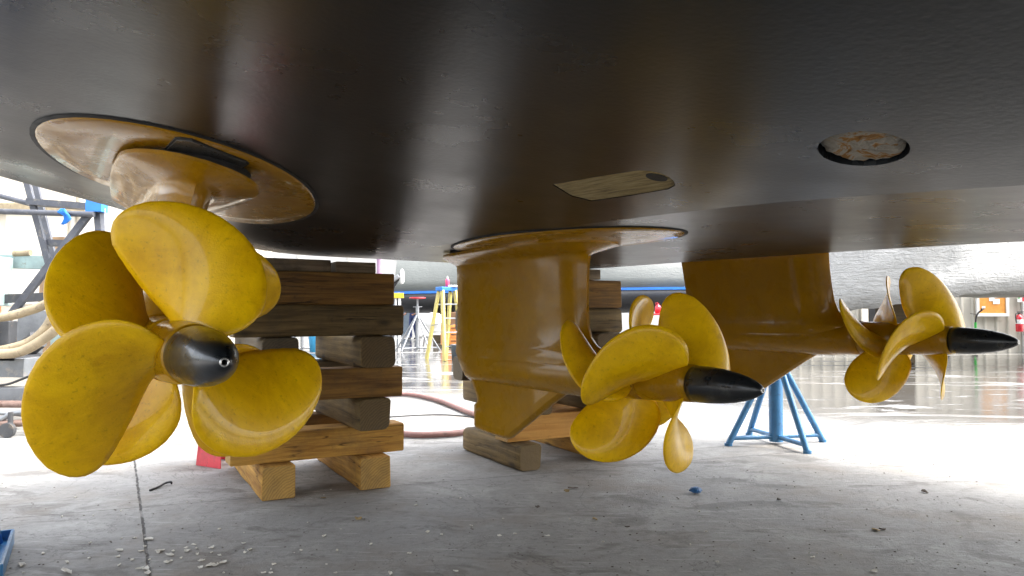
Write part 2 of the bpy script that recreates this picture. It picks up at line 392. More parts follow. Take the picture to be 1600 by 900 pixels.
# wetness: far yard is wet, patchy
far = framp(nt, math2(nt, 'ADD', sep.outputs[1], math2(nt, 'MULTIPLY', math2(nt, 'MAXIMUM', sep.outputs[0], 0.0), 0.62)), 6.9, 10.2)
wet = math2(nt, 'MULTIPLY', far, framp(nt, ntex(nt, coords(nt, scale=(0.42, 1.5, 1), rot=(0, 0, 0.18)), 0.9, 9, 0.72, 1.6), 0.35, 0.47), True)
near_wet = framp(nt, n1, 0.64, 0.72, 0, 0.35)
wetall = math2(nt, 'MAXIMUM', wet, near_wet)
c = mixc(nt, math2(nt, 'MULTIPLY', wetall, 0.85), c, (0.06, 0.056, 0.05))
nt.links.new(c, bs.inputs["Base Color"])
rr = math2(nt, 'SUBTRACT', 0.74, math2(nt, 'MULTIPLY', wetall, 0.70))
nt.links.new(math2(nt, 'MAXIMUM', rr, 0.05), bs.inputs["Roughness"])
dry = math2(nt, 'SUBTRACT', 1.0, wetall, True)
hgt = math2(nt, 'ADD', math2(nt, 'MULTIPLY', n3, 0.6), math2(nt, 'MULTIPLY', ntex(nt, v, 110, 3, 0.7), 0.4))
hgt = math2(nt, 'SUBTRACT', math2(nt, 'MULTIPLY', hgt, math2(nt, 'MAXIMUM', dry, 0.10)), jmask)
bump(nt, bs, hgt, 0.75, 0.010)
g = MB(); g.add([(-300, -200, 0), (300, -200, 0), (300, 400, 0), (-300, 400, 0)], [(0, 1, 2, 3)])
tag(g.build("ground", M['concrete']), kind="structure")

# ------------------------------------------------------------------ the boat (hull local frame: x forward, y to starboard far side, z up from camera height)
BROT = R(-55.12)
boat = empty("motor_yacht", (0, 0, CAMZ), BROT, "large black bottomed motor yacht resting on timber stacks overhead", "boat")
ZA = [(-4.2, .32), (-2.5, .318), (-1.9, .314), (-1.5, .304), (-1.2, .297), (-.88, .275), (-.62, .258), (0, .215), (1.5, .12), (4, .08), (6.5, .3), (9, 1.1)]
ZK = [(-4.2, .312), (-3.1, .31), (-2.15, .305), (-1.61, .298), (-1.26, .293), (-.6, .262), (0, .215), (1.5, .12), (4, .08), (6.5, .3), (9, 1.1)]
VC = 2.55
def taper(u): return 1.0 if u < 3 else max(0.03, 1 - ((u - 3) / 6.2) ** 2)
def near_off(v):      # rise of the near bottom above the crease, by athwart position
    return interp(v, [(-1.35, .46), (-.6, .31), (0, .205), (.474, .146), (1.0, .090), (1.69, 0)])
FLAT = [(-1.35, .64), (0, .292), (.474, .187), (.808, .097), (1.128, .016), (1.4, 0), (1.7, 0)]   # nearly flat keel pad at the transom
def hull_z(u, v):
    k = 1 + 0.035 * (u + 4)
    wt = max(0.0, min(1.0, (-2.95 - u) / 1.0)); wt = wt * wt * (3 - 2 * wt)
    if v <= 1.69: return sinterp(u, ZA) + (near_off(v) * (1 - wt) + sinterp(v, FLAT, .12) * wt) * k
    if v <= 3.4:
        t = (v - 1.69) / 1.71; return sinterp(u, ZA) * (1 - t) + sinterp(u, ZK) * t
    return sinterp(u, ZK) + (v - 3.4) * 0.20 * k
us = [-4.0 + 0.1 * i for i in range(56)] + [1.6 + .3 * (i + 1) for i in range(24)]
vsec = [-1.35 + i * 0.1 for i in range(30)] + [1.57, 1.63, 1.69, 1.9, 2.2, 2.55, 2.9, 3.2, 3.4] + [3.6 + .2 * i for i in range(10)] + [5.5]
rings = []
for u in us:
    tp = taper(u); ring = []
    for v_ in vsec: ring.append(Vector((u, VC + (v_ - VC) * tp, hull_z(u, v_))))
    top = 2.3
    ring.append(Vector((u + (0.3 if u > 3 else 0), VC + (5.75 - VC) * tp, max(top, ring[-1].z + .2))))
    ring.append(Vector((u + (0.3 if u > 3 else 0), VC + (-1.6 - VC) * tp, max(top, ring[0].z + .2))))
    rings.append(ring)
hb = MB(); hb.rings(rings, cap=True, smooth=True)
hull = hb.build("hull", M['hull'], boat, weld=True)
hull.data.materials.append(M['topside'])
me = hull.data
vk = {}
for p in me.polygons:
    if p.normal.z > 0.3: p.use_smooth = False; p.material_index = 1
    if abs(p.normal.x) > 0.9: p.use_smooth = False
# sharp creases at the pad edges and chines
bm = bmesh.new(); bm.from_mesh(me)
idxA = vsec.index(1.69); idxK = vsec.index(3.4); nn = len(vsec) + 2
for e in bm.edges:
    a, b = e.verts
    for vv in (1.69, 3.4, -1.35, 5.5):
        f = lambda q: abs(q.co.y - (VC + (vv - VC) * taper(min(us, key=lambda t: abs(t - q.co.x))))) < 0.004
        if f(a) and f(b): e.smooth = False
    if a.co.x < -3.99 and b.co.x < -3.99: e.smooth = False
bm.to_mesh(me); bm.free()
def cutter(rings_):
    q = MB(); q.rings(rings_, cap=True, smooth=False); o = q.build("cutter", M['patch'], boat); return o
def bool_cut(target, cut):
    md = target.modifiers.new("cut", 'BOOLEAN'); md.operation = 'DIFFERENCE'; md.object = cut; md.solver = 'EXACT'
    dg = bpy.context.evaluated_depsgraph_get(); nm = bpy.data.meshes.new_from_object(target.evaluated_get(dg))
    target.modifiers.clear(); target.data = nm; bpy.data.objects.remove(cut, do_unlink=True)
AN = [(-0.697, 1.39), (-0.712, 1.414), (-0.731, 1.435), (-0.755, 1.453), (-0.78, 1.463), (-0.806, 1.468), (-0.829, 1.463), (-0.848, 1.452), (-0.862, 1.433), (-0.868, 1.409), (-0.868, 1.381), (-0.859, 1.352), (-0.846, 1.325), (-0.826, 1.3), (-0.805, 1.282), (-0.782, 1.269), (-0.758, 1.262), (-0.736, 1.262), (-0.716, 1.266), (-0.701, 1.278), (-0.689, 1.295), (-0.683, 1.315), (-0.681, 1.338), (-0.686, 1.363)]
PT = [(-1.645, 1.286), (-1.467, 1.290), (-1.315, 1.298), (-1.292, 1.312), (-1.281, 1.340), (-1.286, 1.375), (-1.303, 1.412), (-1.33, 1.446), (-1.373, 1.468), (-1.526, 1.475), (-1.69, 1.470), (-1.70, 1.40)]
def pocket(outline, depth):
    return cutter([[Vector((x, y, hull_z(x, y) - 0.03)) for x, y in outline], [Vector((x, y, hull_z(x, y) + depth)) for x, y in outline]])
bpy.context.view_layer.update()
bool_cut(hull, pocket(AN, 0.028)); bool_cut(hull, pocket(PT, 0.006))
# anode inside its pocket
q = MB(); cx_, cy_ = -.775, 1.365; rr_ = []
AN3 = []
for i in range(len(AN)):
    x0, y0 = AN[i]; x1, y1 = AN[(i + 1) % len(AN)]
    AN3 += [(x0 + (x1 - x0) * k / 3, y0 + (y1 - y0) * k / 3) for k in range(3)]
for s_, dz in ((.96, .027), (.945, .014), (.92, .008), (.86, .005), (.79, .003), (.71, .002), (.62, .001), (.53, .0), (.44, .0), (.35, .0), (.26, .0), (.17, .0), (.09, .0), (.02, .0)):
    ring = []
    for x, y in AN3:
        px, py = cx_ + (x - cx_) * s_, cy_ + (y - cy_) * s_
        nz = mnoise.noise(Vector((px * 24, py * 24, 3))) * .010 + mnoise.noise(Vector((px * 70, py * 70, 8))) * .005
        ring.append(Vector((px, py, hull_z(px, py) + dz + .006 + nz * min(1, (1 - s_) * 12))))
    rr_.append(ring)
q.rings(rr_, cap=False); q.build("anode", M['anode'], boat)
# bare patch floor
def fan(outline, dz, sc_=0.985):
    ox = sum(p[0] for p in outline) / len(outline); oy = sum(p[1] for p in outline) / len(outline)
    return [Vector((ox + (x - ox) * sc_, oy + (y - oy) * sc_, hull_z(ox + (x - ox) * sc_, oy + (y - oy) * sc_) + dz)) for x, y in outline]
q = MB(); a_ = fan(PT, 0.0085); q.rings([fan(PT, .007), fan(PT, .0015), fan(PT, .0005, .9)], cap=False); q.add(fan(PT, .0005, .9), [tuple(range(len(PT)))]); q.build("bare_patch", M['patch'], boat)

q = MB(); hc = (-1.318, 1.365); hr = [(hc[0] + .026 * math.cos(t) , hc[1] + .034 * math.sin(t) - .3 * .026 * math.cos(t)) for t in [2 * math.pi * k / 20 for k in range(20)]]
q.rings([[Vector((x, y, hull_z(x, y) + .003)) for x, y in hr], [Vector((x, y, hull_z(x, y) - .0012)) for x, y in hr]], cap=False); q.add([Vector((x, y, hull_z(x, y) - .0012)) for x, y in hr], [tuple(range(20))]); q.build("drain_hole", M['gasket'], boat)

# ------------------------------------------------------------------ pod drives
RP = 0.345
def blade_mesh(name, R_, rh, cmax, pitch, hand, rake=0.0, skew=0.25, tmax=0.016, NS=18, NR=20):
    """one blade pointing to +z, axis along x (forward). hand=+1: leading (forward) edge lies clockwise seen from ahead."""
    ctab = [(0, .50), (.12, .66), (.25, .82), (.4, .95), (.55, 1.0), (.68, .985), (.78, .92), (.87, .77), (.93, .60), (.97, .41), (.99, .24), (1.0, .04)]
    top, bot = [], []
    for i in range(NR + 1):
        t = i / NR; rho = 1 - (1 - t) ** 1.6 if i < NR else 1.0
        r = rh * 0.72 + (R_ - rh * 0.72) * rho
        cc = cmax * interp(rho, ctab); be = math.atan(pitch / (2 * math.pi * max(r, .05)))
        rt, rb = [], []
        for j in range(NS + 1):
            s = -0.5 + j / NS
            camber = 0.05 * cc * (1 - (2 * s) ** 2)
            sk = skew * rho ** 1.6 - skew * .25
            ang = (s * cc * math.cos(be)) / r - sk
            x = s * cc * math.sin(be) - rake * rho - sk * pitch / (2 * math.pi) * .85 + camber * math.cos(be)
            ang -= camber * math.sin(be) / r
            th = tmax * (1 - rho * .8) * (1 - abs(2 * s) ** 2.5) ** .5 * .5 + .0016
            nx, na = math.cos(be), -math.sin(be) / r
            for lst, sg in ((rt, 1), (rb, -1)):
                aa = (ang + sg * th * na) * hand; xx = x + sg * th * nx
                # clockwise seen from ahead (looking along -x, +y on the right): angle from +z towards +y
                lst.append(Vector((xx, r * math.sin(aa), r * math.cos(aa))))
        top.append(rt); bot.append(rb)
    q = MB(); rg = []
    for i in range(NR + 1): rg.append(top[i] + list(reversed(bot[i])))
    q.rings(rg, cap=True, smooth=True)
    me = q.mesh(name, weld=True); return me
blade_front = blade_mesh("front_blade", RP * 1.075, .078, .365, .92, 1, skew=.60)
blade_rear = blade_mesh("rear_blade", RP * 1.02, .086, .325, .98, -1, skew=.42)
for b_ in (blade_front, blade_rear): b_.materials.append(M['yellow'])
def dup(o, parent):
    c_ = o.copy(); col.objects.link(c_); c_.parent = parent; return c_

STR = [  # z, x front, x back, half thickness
    (.645, -.475, -1.65, .205), (.630, -.475, -1.65, .205), (.624, -.480, -1.647, .200), (.590, -.552, -1.618, .112), (.580, -.574, -1.608, .086), (.568, -.582, -1.606, .079), (.52, -.585, -1.605, .076), (.42, -.59, -1.605, .073), (.3, -.59, -1.605, .071),
    (.2, -.585, -1.605, .070), (.15, -.57, -1.605, .072), (.115, -.535, -1.605, .076), (.095, -.49, -1.605, .082), (.08, -.46, -1.60, .087), (.05, -.455, -1.61, .089), (0, -.455, -1.575, .090), (-.05, -.455, -1.545, .080), (-.075, -.47, -1.53, .064), (-.092, -.52, -1.515, .042), (-.101, -.60, -1.49, .018), (-.103, -.66, -1.46, .004)]
SKEG = [(-.62, -.05), (-.70, -.088), (-.80, -.142), (-1.135, -.345), (-1.165, -.356), (-1.24, -.358), (-1.45, -.345), (-1.462, -.335), (-1.464, -.228), (-1.455, -.218), (-1.436, -.214), (-1.432, -.190), (-1.45, -.155), (-1.49, -.10), (-1.52, -.05)]
def section(z, xf, xb, T, n=18):
    pts = []
    for k in range(n + 1):
        t = (k / n) ** 1.5; x = xf + (xb - xf) * t
        wv_ = T * min(1, math.sqrt(1 - (1 - min(1, t / .22)) ** 2)) * (1 if t < .35 else 1 - .34 * ((t - .35) / .65) ** 1.4)
        if k == n: wv_ *= .72
        pts.append((x, wv_))
    return [Vector((x, y, z)) for x, y in pts] + [Vector((x, -y, z)) for x, y in reversed(pts[1:])]
def oval(cx0, cy0, a, b, z, n=56, p=2.12, ang=0.0):
    out = []; ca, sa = math.cos(ang), math.sin(ang)
    for k in range(n):
        t = 2 * math.pi * k / n; ct, st = math.cos(t), math.sin(t)
        ex, ey = a * math.copysign(abs(ct) ** (2 / p), ct), b * math.copysign(abs(st) ** (2 / p), st)
        out.append(Vector((cx0 + ex * ca - ey * sa, cy0 + ex * sa + ey * ca, z)))
    return out

def make_pod(label, loc, roll, ph_front, ph_rear, plate, strut_h, pod_yaw=0.0, bscale=1.0):
    root = empty("pod_drive", loc, BROT + pod_yaw, label, "pod drive", "yellow pod drives under the boat")
    tilt = Matrix.Rotation(roll, 4, 'X')
    def fin(o): o.matrix_local = tilt; return o
    zs = strut_h / .64
    q = MB(); rg = []
    for (z, xf, xb, T) in STR:
        zz = z if z < .2 else .2 + (z - .2) * (strut_h - .2) / .44
        rg.append(section(zz, xf, xb, T))
    q.rings(rg, cap=True, smooth=True)
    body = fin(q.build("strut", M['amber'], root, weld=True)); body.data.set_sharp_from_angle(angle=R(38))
    q = MB(); q.rings([section(strut_h - .002, -.52, -1.60, .175), section(strut_h + .05, -.52, -1.60, .175)], cap=True); fin(q.build("riser", M['gasket'], root))
    sk_ = MB(); npf = len(SKEG); cxs = sum(p[0] for p in SKEG) / npf; czs = -.14
    def sh(f, y): return [Vector((cxs + (x - cxs) * f, y, czs + (z - czs) * f)) for x, z in SKEG]
    sk_.rings([sh(.80, .030), sh(.93, .025), sh(.985, .014), sh(1.0, .006), sh(1.0, -.006), sh(.985, -.014), sh(.93, -.025), sh(.80, -.030)], cap=True, smooth=True)
    skg = fin(sk_.build("skeg", M['amber'], root)); skg.data.set_sharp_from_angle(angle=R(30))
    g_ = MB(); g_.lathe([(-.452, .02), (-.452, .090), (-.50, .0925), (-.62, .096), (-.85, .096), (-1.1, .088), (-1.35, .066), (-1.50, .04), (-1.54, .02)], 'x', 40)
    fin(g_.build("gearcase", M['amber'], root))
    # propellers
    q = MB(); q.lathe([(.0, .03), (.0, .0665), (-.03, .0685), (-.12, .0745), (-.225, .0795), (-.238, .079), (-.238, .03)], 'x', 40)
    fp = fin(q.build("propeller", M['amber'], root))
    for k in range(3):
        o = bpy.data.objects.new("blade", blade_front); col.objects.link(o); o.parent = fp
        o.matrix_local = Matrix.Translation((-.125, 0, 0)) @ Matrix.Rotation(R(-(90 - (ph_front + 120 * k))) * -1 * -1, 4, 'X') @ Matrix.Scale(bscale, 4)
    q = MB(); q.lathe([(-.242, .03), (-.242, .0795), (-.30, .083), (-.38, .0865), (-.44, .0885), (-.446, .088), (-.446, .03)], 'x', 40)
    rp = fin(q.build("propeller", M['amber'], root))
    for k in range(4):
        o = bpy.data.objects.new("blade", blade_rear); col.objects.link(o); o.parent = rp
        o.matrix_local = Matrix.Translation((-.345, 0, 0)) @ Matrix.Rotation(R(-(90 - (ph_rear + 90 * k))), 4, 'X')
    q = MB(); q.lathe([(.0045, .02), (.0045, .0648), (.03, .0652), (.08, .0632), (.13, .0585), (.18, .0505), (.22, .0405), (.25, .030), (.272, .019), (.283, .011), (.283, .006), (.272, .005)], 'x', 40, cap=False)
    cp = fin(q.build("nose_cap", M['black_cap'], root))
    q = MB(); q.lathe([(.2825, .0095), (.2855, .0085), (.2855, .0055), (.280, .005)], 'x', 20, cap=False); q.build("bolt_ring", M['steel'], cp)
    # mounting plate, flush with the hull: given in boat coordinates
    cu, cv, a_, b_, pang = plate
    def onhull(p, dz):
        return Vector((p.x, p.y, hull_z(p.x, p.y) + dz))
    inv = Matrix.Rotation(-pod_yaw, 4, 'Z')
    lb = Matrix.Rotation(-BROT, 4, 'Z') @ Vector((loc[0], loc[1], loc[2] - CAMZ))
    def pl(sc_, dz, extra=0.0): return [inv @ (onhull(p, dz) - lb) for p in oval(cu, cv, a_ * sc_ + extra, b_ * sc_ + extra, 0, ang=pang)]
    q = MB(); q.rings([pl(1, .004, .012), pl(1, -.004, .012), pl(1, -.004, -.004)], cap=False); q.build("gasket", M['gasket'], root)
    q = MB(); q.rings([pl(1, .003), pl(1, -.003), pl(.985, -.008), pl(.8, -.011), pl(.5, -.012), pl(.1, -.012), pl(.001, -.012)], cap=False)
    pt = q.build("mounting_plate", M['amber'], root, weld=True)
    return root, pt, lb
def P2W(u, v_, z): return Vector((math.cos(BROT) * u - math.sin(BROT) * v_, math.sin(BROT) * u + math.cos(BROT) * v_, CAMZ + z))

podL, plL, lbL = make_pod("nearest yellow pod drive, black nose cap pointing almost at the viewer", P2W(-1.727, .359, -.091), R(-12), 88.5, 67, (-2.765, .562, .71, .412, R(-24)), .532, R(-1.5), .975)
podM, plM, lbM = make_pod("middle yellow pod drive, whole strut and fin in view beside the timber stack", P2W(-1.80, 2.052, -.25), 0, 32, 78, (-2.53, 2.0, .66, .335, 0.0), .552)
podR, plR, lbR = make_pod("farthest yellow pod drive, strut top hidden by the hull edge above a blue stand", P2W(-1.724, 3.80, -.130), R(11), 44, 71, (-2.64, 3.86, .69, .30, 0.0), .55)
# dull sacrificial plates and the hatch on the nearest mounting plate
def on_plate(name, outline, dz, mat, root, pt, lb, th=.006, yaw=0.0):
    inv = Matrix.Rotation(-yaw, 4, 'Z')
    q = MB()
    lo = [inv @ (Vector((x, y, hull_z(x, y) + dz)) - lb) for x, y in outline]; hi = [p + Vector((0, 0, th)) for p in lo]
    q.rings([hi, lo], cap=False, smooth=False); q.add(lo, [tuple(range(len(lo)))]); return q.build(name, mat, pt)

HT_ = [(-2.125, .40), (-2.112, .425), (-2.215, .590), (-2.235, .602), (-2.385, .602), (-2.39, .56), (-2.30, .40), (-2.285, .39), (-2.14, .39)]
on_plate("hatch_seal", [(-2.25 + (x + 2.25) * 1.05, .495 + (y - .495) * 1.05) for x, y in HT_], -.0135, M['gasket'], podL, plL, lbL, .006, R(-1.5))
on_plate("hatch", HT_, -.016, M['hatch'], podL, plL, lbL, .006, R(-1.5))

# ------------------------------------------------------------------ timber stacks
def timber(L, wd, ht, seed, rnd=.02, rough=.008):
    """beam along local X from 0 to L, width along Y, height Z, worn edges"""
    rg = []; n = max(6, int(L / .09)); rs = random.Random(seed)
    prof = []
    for (sx, sy) in ((-1, -1), (1, -1), (1, 1), (-1, 1)):
        r_ = rnd * rs.uniform(.6, 1.5); c0 = (sx * (wd / 2 - r_), sy * (ht / 2 - r_)); base = {(-1, -1): 180, (1, -1): 270, (1, 1): 0, (-1, 1): 90}[(sx, sy)]
        for k in range(4):
            t = R(base + 30 * k); prof.append((c0[0] + r_ * math.cos(t), c0[1] + r_ * math.sin(t)))
    for i in range(n + 1):
        x = L * i / n; sc_ = 1.0
        ring = []
        for (y, z) in prof:
            nz = mnoise.noise(Vector((x * 3 + seed * 7, y * 9, z * 9))) * rough
            ring.append(Vector((x, y + wd / 2 + nz * (1 if y > 0 else -1), z + ht / 2 + nz * .25 * (1 if z > 0 else -1))))
        rg.append(ring)
    # slightly eased ends
    def ease(ring, x, s): 
        cy = wd / 2; cz = ht / 2; return [Vector((x, cy + (p.y - cy) * s, cz + (p.z - cz) * s)) for p in ring]
    rg = [ease(rg[0], 0, .955)] + [ease(rg[0], .006, 1)] + rg[1:-1] + [ease(rg[-1], L - .006, 1), ease(rg[-1], L, .955)]
    q = MB(); q.rings(rg, cap=True, smooth=True); return q
def place_timber(name, Rf, ang, c0, a0, z0, L, wd, ht, along, mat, label, group, seed, twist=0.0, rnd=.015):
    """stack frame: c axis at ang to +X, a axis 90 degrees left of it (away from the camera)"""
    cx, cy = math.cos(ang), math.sin(ang); ax, ay = -cy, cx
    q = timber(L, wd, ht, seed, rnd); o = q.build(name, mat)
    for p in o.data.polygons: p.use_smooth = len(p.vertices) == 4
    o.data.set_sharp_from_angle(angle=R(35))
    if along == 'c':
        o.location = (Rf[0] + cx * c0 + ax * a0, Rf[1] + cy * c0 + ay * a0, z0); o.rotation_euler = (0, 0, ang + twist)
    else:  # along a: local x -> a axis, local y -> -c, so start from the c0+wd corner
        o.location = (Rf[0] + cx * (c0 + wd) + ax * a0, Rf[1] + cy * (c0 + wd) + ay * a0, z0); o.rotation_euler = (0, 0, ang + math.pi / 2 + twist)
    tag(o, label, "timber", group); return o
ANG = R(29); RF1 = (-1.33, 3.97)
G1 = "timber blocks of the near cribbing stack"
S1 = [
 ('a', 0, 0, 0, 1.0, .175, .18, 'wood_yellow', "square yellow timber on the floor, left front foot of the nearer stack"),
 ('a', .53, -.02, 0, 1.0, .18, .18, 'wood_yellow', "yellow timber on the floor with sunlit end, right foot of nearer stack"),
 ('c', -.15, .08, .182, .98, .18, .165, 'wood_yellow', "long cracked yellow brown timber with a bolt, lowest crosswise beam of nearer stack"),
 ('c', -.12, .72, .182, .94, .18, .165, 'wood_brown', "brown crosswise timber behind the lowest beam of the nearer stack"),
 ('a', .49, -.12, .349, 1.0, .18, .175, 'wood_grey', "greyish timber end jutting forward between the two lower crosswise beams at right"),
 ('a', -.04, -.10, .349, 1.0, .18, .175, 'wood_grey', "greyish timber behind the big right blade, between the two lower crosswise beams"),
 ('c', -.13, -.06, .526, .89, .18, .170, 'wood_brown', "reddish brown crosswise timber at mid height of the nearer stack"),
 ('c', -.10, .70, .526, .86, .18, .170, 'wood_dark', "dark crosswise timber at the back of mid height in nearer stack"),
 ('a', -.03, -.12, .698, 1.0, .19, .175, 'wood_dark', "dark rounded timber end beside the nose cap, with light left side"),
 ('a', .49, -.15, .698, 1.0, .20, .175, 'wood_grey', "weathered rounded timber end at right under the two topmost long beams"),
 ('c', -.17, -.10, .875, .92, .19, .172, 'wood_grey', "weathered rounded crosswise timber, second long beam from the top"),
 ('c', -.16, .68, .875, .9, .18, .172, 'wood_dark', "dark rear crosswise timber high in the nearer stack"),
 ('c', -.20, -.09, 1.049, .90, .20, .178, 'wood_brown', "plain brown square timber, topmost long beam of the nearer stack"),
 ('c', -.16, .68, 1.049, .88, .18, .178, 'wood_brown', "brown rear beam under the hull in the nearer stack"),
]
for i, (al, c0, a0, z0, L, wd, ht, mt, lb_) in enumerate(S1):
    rn = .026 if mt in ('wood_grey', 'wood_dark') else .010
    place_timber("timber_block", RF1, ANG, c0, a0, z0, L, wd, ht, al, M[mt], lb_, G1, 11 + i, random.uniform(-.015, .015), rn)
place_timber("plank", RF1, ANG, -.17, -.05, 1.229, .52, .24, .07, 'c', M['plank'], "paint smeared short plank on the nearer stack, the longer left one", "planks under the hull", 41, .02, .006)
place_timber("plank", RF1, ANG, .37, -.06, 1.229, .23, .24, .062, 'c', M['plank'], "stubby paint smeared plank on the nearer stack, right of the longer one", "planks under the hull", 42, -.02, .006)

RF2 = (.05, 4.70); G2 = "timber blocks of the stack behind the middle pod"
S2 = [
 ('a', 0, 0, 0, .86, .16, .165, 'wood_grey', "dark rounded timber on the floor with grey end, under the middle pod fin"),
 ('a', .66, .02, 0, 1.0, .19, .16, 'wood_yellow', "timber on the floor half hidden by the middle pod's lower blade"),
 ('c', -.02, .12, .166, .98, .18, .17, 'wood_orange', "bright orange knotty timber behind the middle pod fin"),
 ('c', .12, .66, .166, .86, .18, .17, 'wood_brown', "brown rear crosswise timber low in the farther stack"),
 ('a', .10, .06, .338, 1.0, .18, .175, 'wood_grey', "grey rounded timber end above the bright orange timber"),
 ('a', .60, .02, .338, 1.0, .18, .175, 'wood_grey', "weathered timber behind the blades, above the bright orange timber at right"),
 ('c', -.05, .14, .515, .98, .18, .17, 'wood_orange', "orange crosswise timber at mid height behind the middle pod gearcase"),
 ('c', -.05, .74, .515, .98, .18, .17, 'wood_dark', "dark rear timber at mid height of the farther stack"),
 ('a', .02, .0, .687, 1.0, .18, .18, 'wood_grey', "weathered timber behind the middle strut, at left under the upper beams"),
 ('a', .60, .0, .687, 1.0, .18, .18, 'wood_grey', "weathered timber beside the middle strut's front edge, under the upper beams"),
 ('c', -.05, .1, .869, .93, .18, .17, 'wood_grey', "weathered knotty crosswise timber right of the middle strut, second from top"),
 ('c', -.05, .7, .869, .93, .18, .17, 'wood_dark', "dark rear beam right below the top of the farther stack"),
 ('c', -.04, .1, 1.041, .92, .2, .19, 'wood_brown', "brown square timber right of the middle strut, topmost long beam"),
]
for i, (al, c0, a0, z0, L, wd, ht, mt, lb_) in enumerate(S2):
    rn = .026 if mt in ('wood_grey', 'wood_dark') else .010
    place_timber("timber_block", RF2, ANG, c0, a0, z0, L, wd, ht, al, M[mt], lb_, G2, 61 + i, random.uniform(-.015, .015), rn)
place_timber("plank", RF2, ANG, .22, .06, 1.233, .46, .22, .07, 'c', M['plank'], "worn plank on top of the farther stack, right of the middle strut", "planks under the hull", 90, .01, .006)

# ------------------------------------------------------------------ blue jack stand under the far side
def jack_stand(name, loc, rz, radius, hub_z, top_z, mat, label, group, legs=4, rleg=.022, rcol=.045, pad=None, braces=True, padr=.15):
    t = empty(name, loc, rz, label, "jack stand", group)
    q = MB(); q.tube([(0, 0, .02), (0, 0, top_z - .25)], rcol, 20); q.build("column", mat, t, bevel=.003)
    q = MB(); q.tube([(0, 0, top_z - .27), (0, 0, top_z - .02)], rcol * .55, 14); q.build("screw", M['galv'], t)
    q = MB(); q.tube([(0, 0, top_z - .26), (.0, 0, top_z - .22)], rcol * 1.25, 6); q.tube([(-.12, 0, top_z - .24), (.12, 0, top_z - .24)], .009, 8); q.build("handle", M['galv'], t)
    for k in range(legs):
        a = 2 * math.pi * k / legs; d = Vector((math.cos(a), math.sin(a), 0))
        q = MB(); q.tube([d * rcol * .6 + Vector((0, 0, hub_z)), d * radius + Vector((0, 0, .012))], rleg, 14); q.tube([d * radius + Vector((0, 0, .0)), d * radius + Vector((0, 0, .02))], rleg * 1.25, 14)
        q.build("leg", mat, t)
        if braces:
            f = .93; p1 = d * rcol * .8 + Vector((0, 0, hub_z * (1 - f) + .01)); p2 = d * (radius * f) + Vector((0, 0, hub_z * (1 - f) + .01))
            q = MB(); q.tube([p1, p2], rleg * .75, 10); q.build("brace", mat, t)
    q = MB(); q.lathe([(0, .02), (0, padr * .5), (.015, padr), (.04, padr), (.045, padr * .96), (.045, .02)], 'z', 28, (0, 0, top_z - .025)); q.build("pad", pad or M['wood_board'], t)
    return t
jack_stand("jack_stand", (2.03, 5.72, 0), R(-78), .40, .66, 1.0 + .50, M['blue_paint'], "blue tubular jack stand on the floor below the farthest pod", "boat stands", 4, .024, .052)

# ------------------------------------------------------------------ red stand behind the nearest pod
t = empty("red_stand", (-1.98, 4.95, 0), R(-8), "red steel stand with a flared sheet foot behind the nearest pod", "boat stand", "boat stands")
q = MB(); q.add([(-.10, -.05, 0), (.125, -.14, 0), (.05, -.02, .62), (-.07, -.0, .62), (-.10, -.04, 0), (.125, -.13, 0), (.05, -.01, .62), (-.07, .01, .62)], [(0, 1, 2, 3), (4, 7, 6, 5), (0, 4, 5, 1), (1, 5, 6, 2), (2, 6, 7, 3), (3, 7, 4, 0)])
q.build("front_sheet", M['red_paint'], t, bevel=.003)
q = MB(); q.add([(-.10, .16, 0), (.12, .16, 0), (.06, .05, .62), (-.06, .05, .62), (-.10, .17, 0), (.12, .17, 0), (.06, .06, .62), (-.06, .06, .62)], [(0, 1, 2, 3), (4, 7, 6, 5), (0, 4, 5, 1), (1, 5, 6, 2), (2, 6, 7, 3), (3, 7, 4, 0)])
q.build("rear_sheet", M['red_paint'], t, bevel=.003)
q = MB(); q.box((0, .02, .63), (.16, .12, .03)); q.build("top_plate", M['red_paint'], t, bevel=.004)
q = MB(); q.tube([(.07, .02, .10), (.17, .02, .10)], .025, 12); q.build("bolt", M['black'], t)

# ------------------------------------------------------------------ blue pedestal at the lower left edge
t = empty("blue_stand", (-2.262, 2.89, 0), R(30), "bright blue steel pedestal with a rimmed tray base at left edge", "boat stand", "boat stands")
q = MB(); q.box((0, 0, .012), (.52, .52, .018))
for (a, b) in (((-.26, -.26), (.26, -.26)), ((.26, -.26), (.26, .26)), ((.26, .26), (-.26, .26)), ((-.26, .26), (-.26, -.26))):
    q.bar((a[0], a[1], .035), (b[0], b[1], .035), .012, .06)
q.build("tray_base", M['blue_paint'], t, bevel=.002)
for sx, sy in ((.2, .2), (-.2, .2), (-.2, -.2), (.2, -.2)):
    q = MB(); q.bar((sx * .93, sy * .93, .02), (sx * .12, sy * .12, .95), .07, .07); q.build("leg", M['blue_paint_bright'], t, bevel=.006)
q = MB(); q.box((0, 0, .97), (.2, .2, .06)); q.build("top_plate", M['blue_paint_bright'], t, bevel=.004)

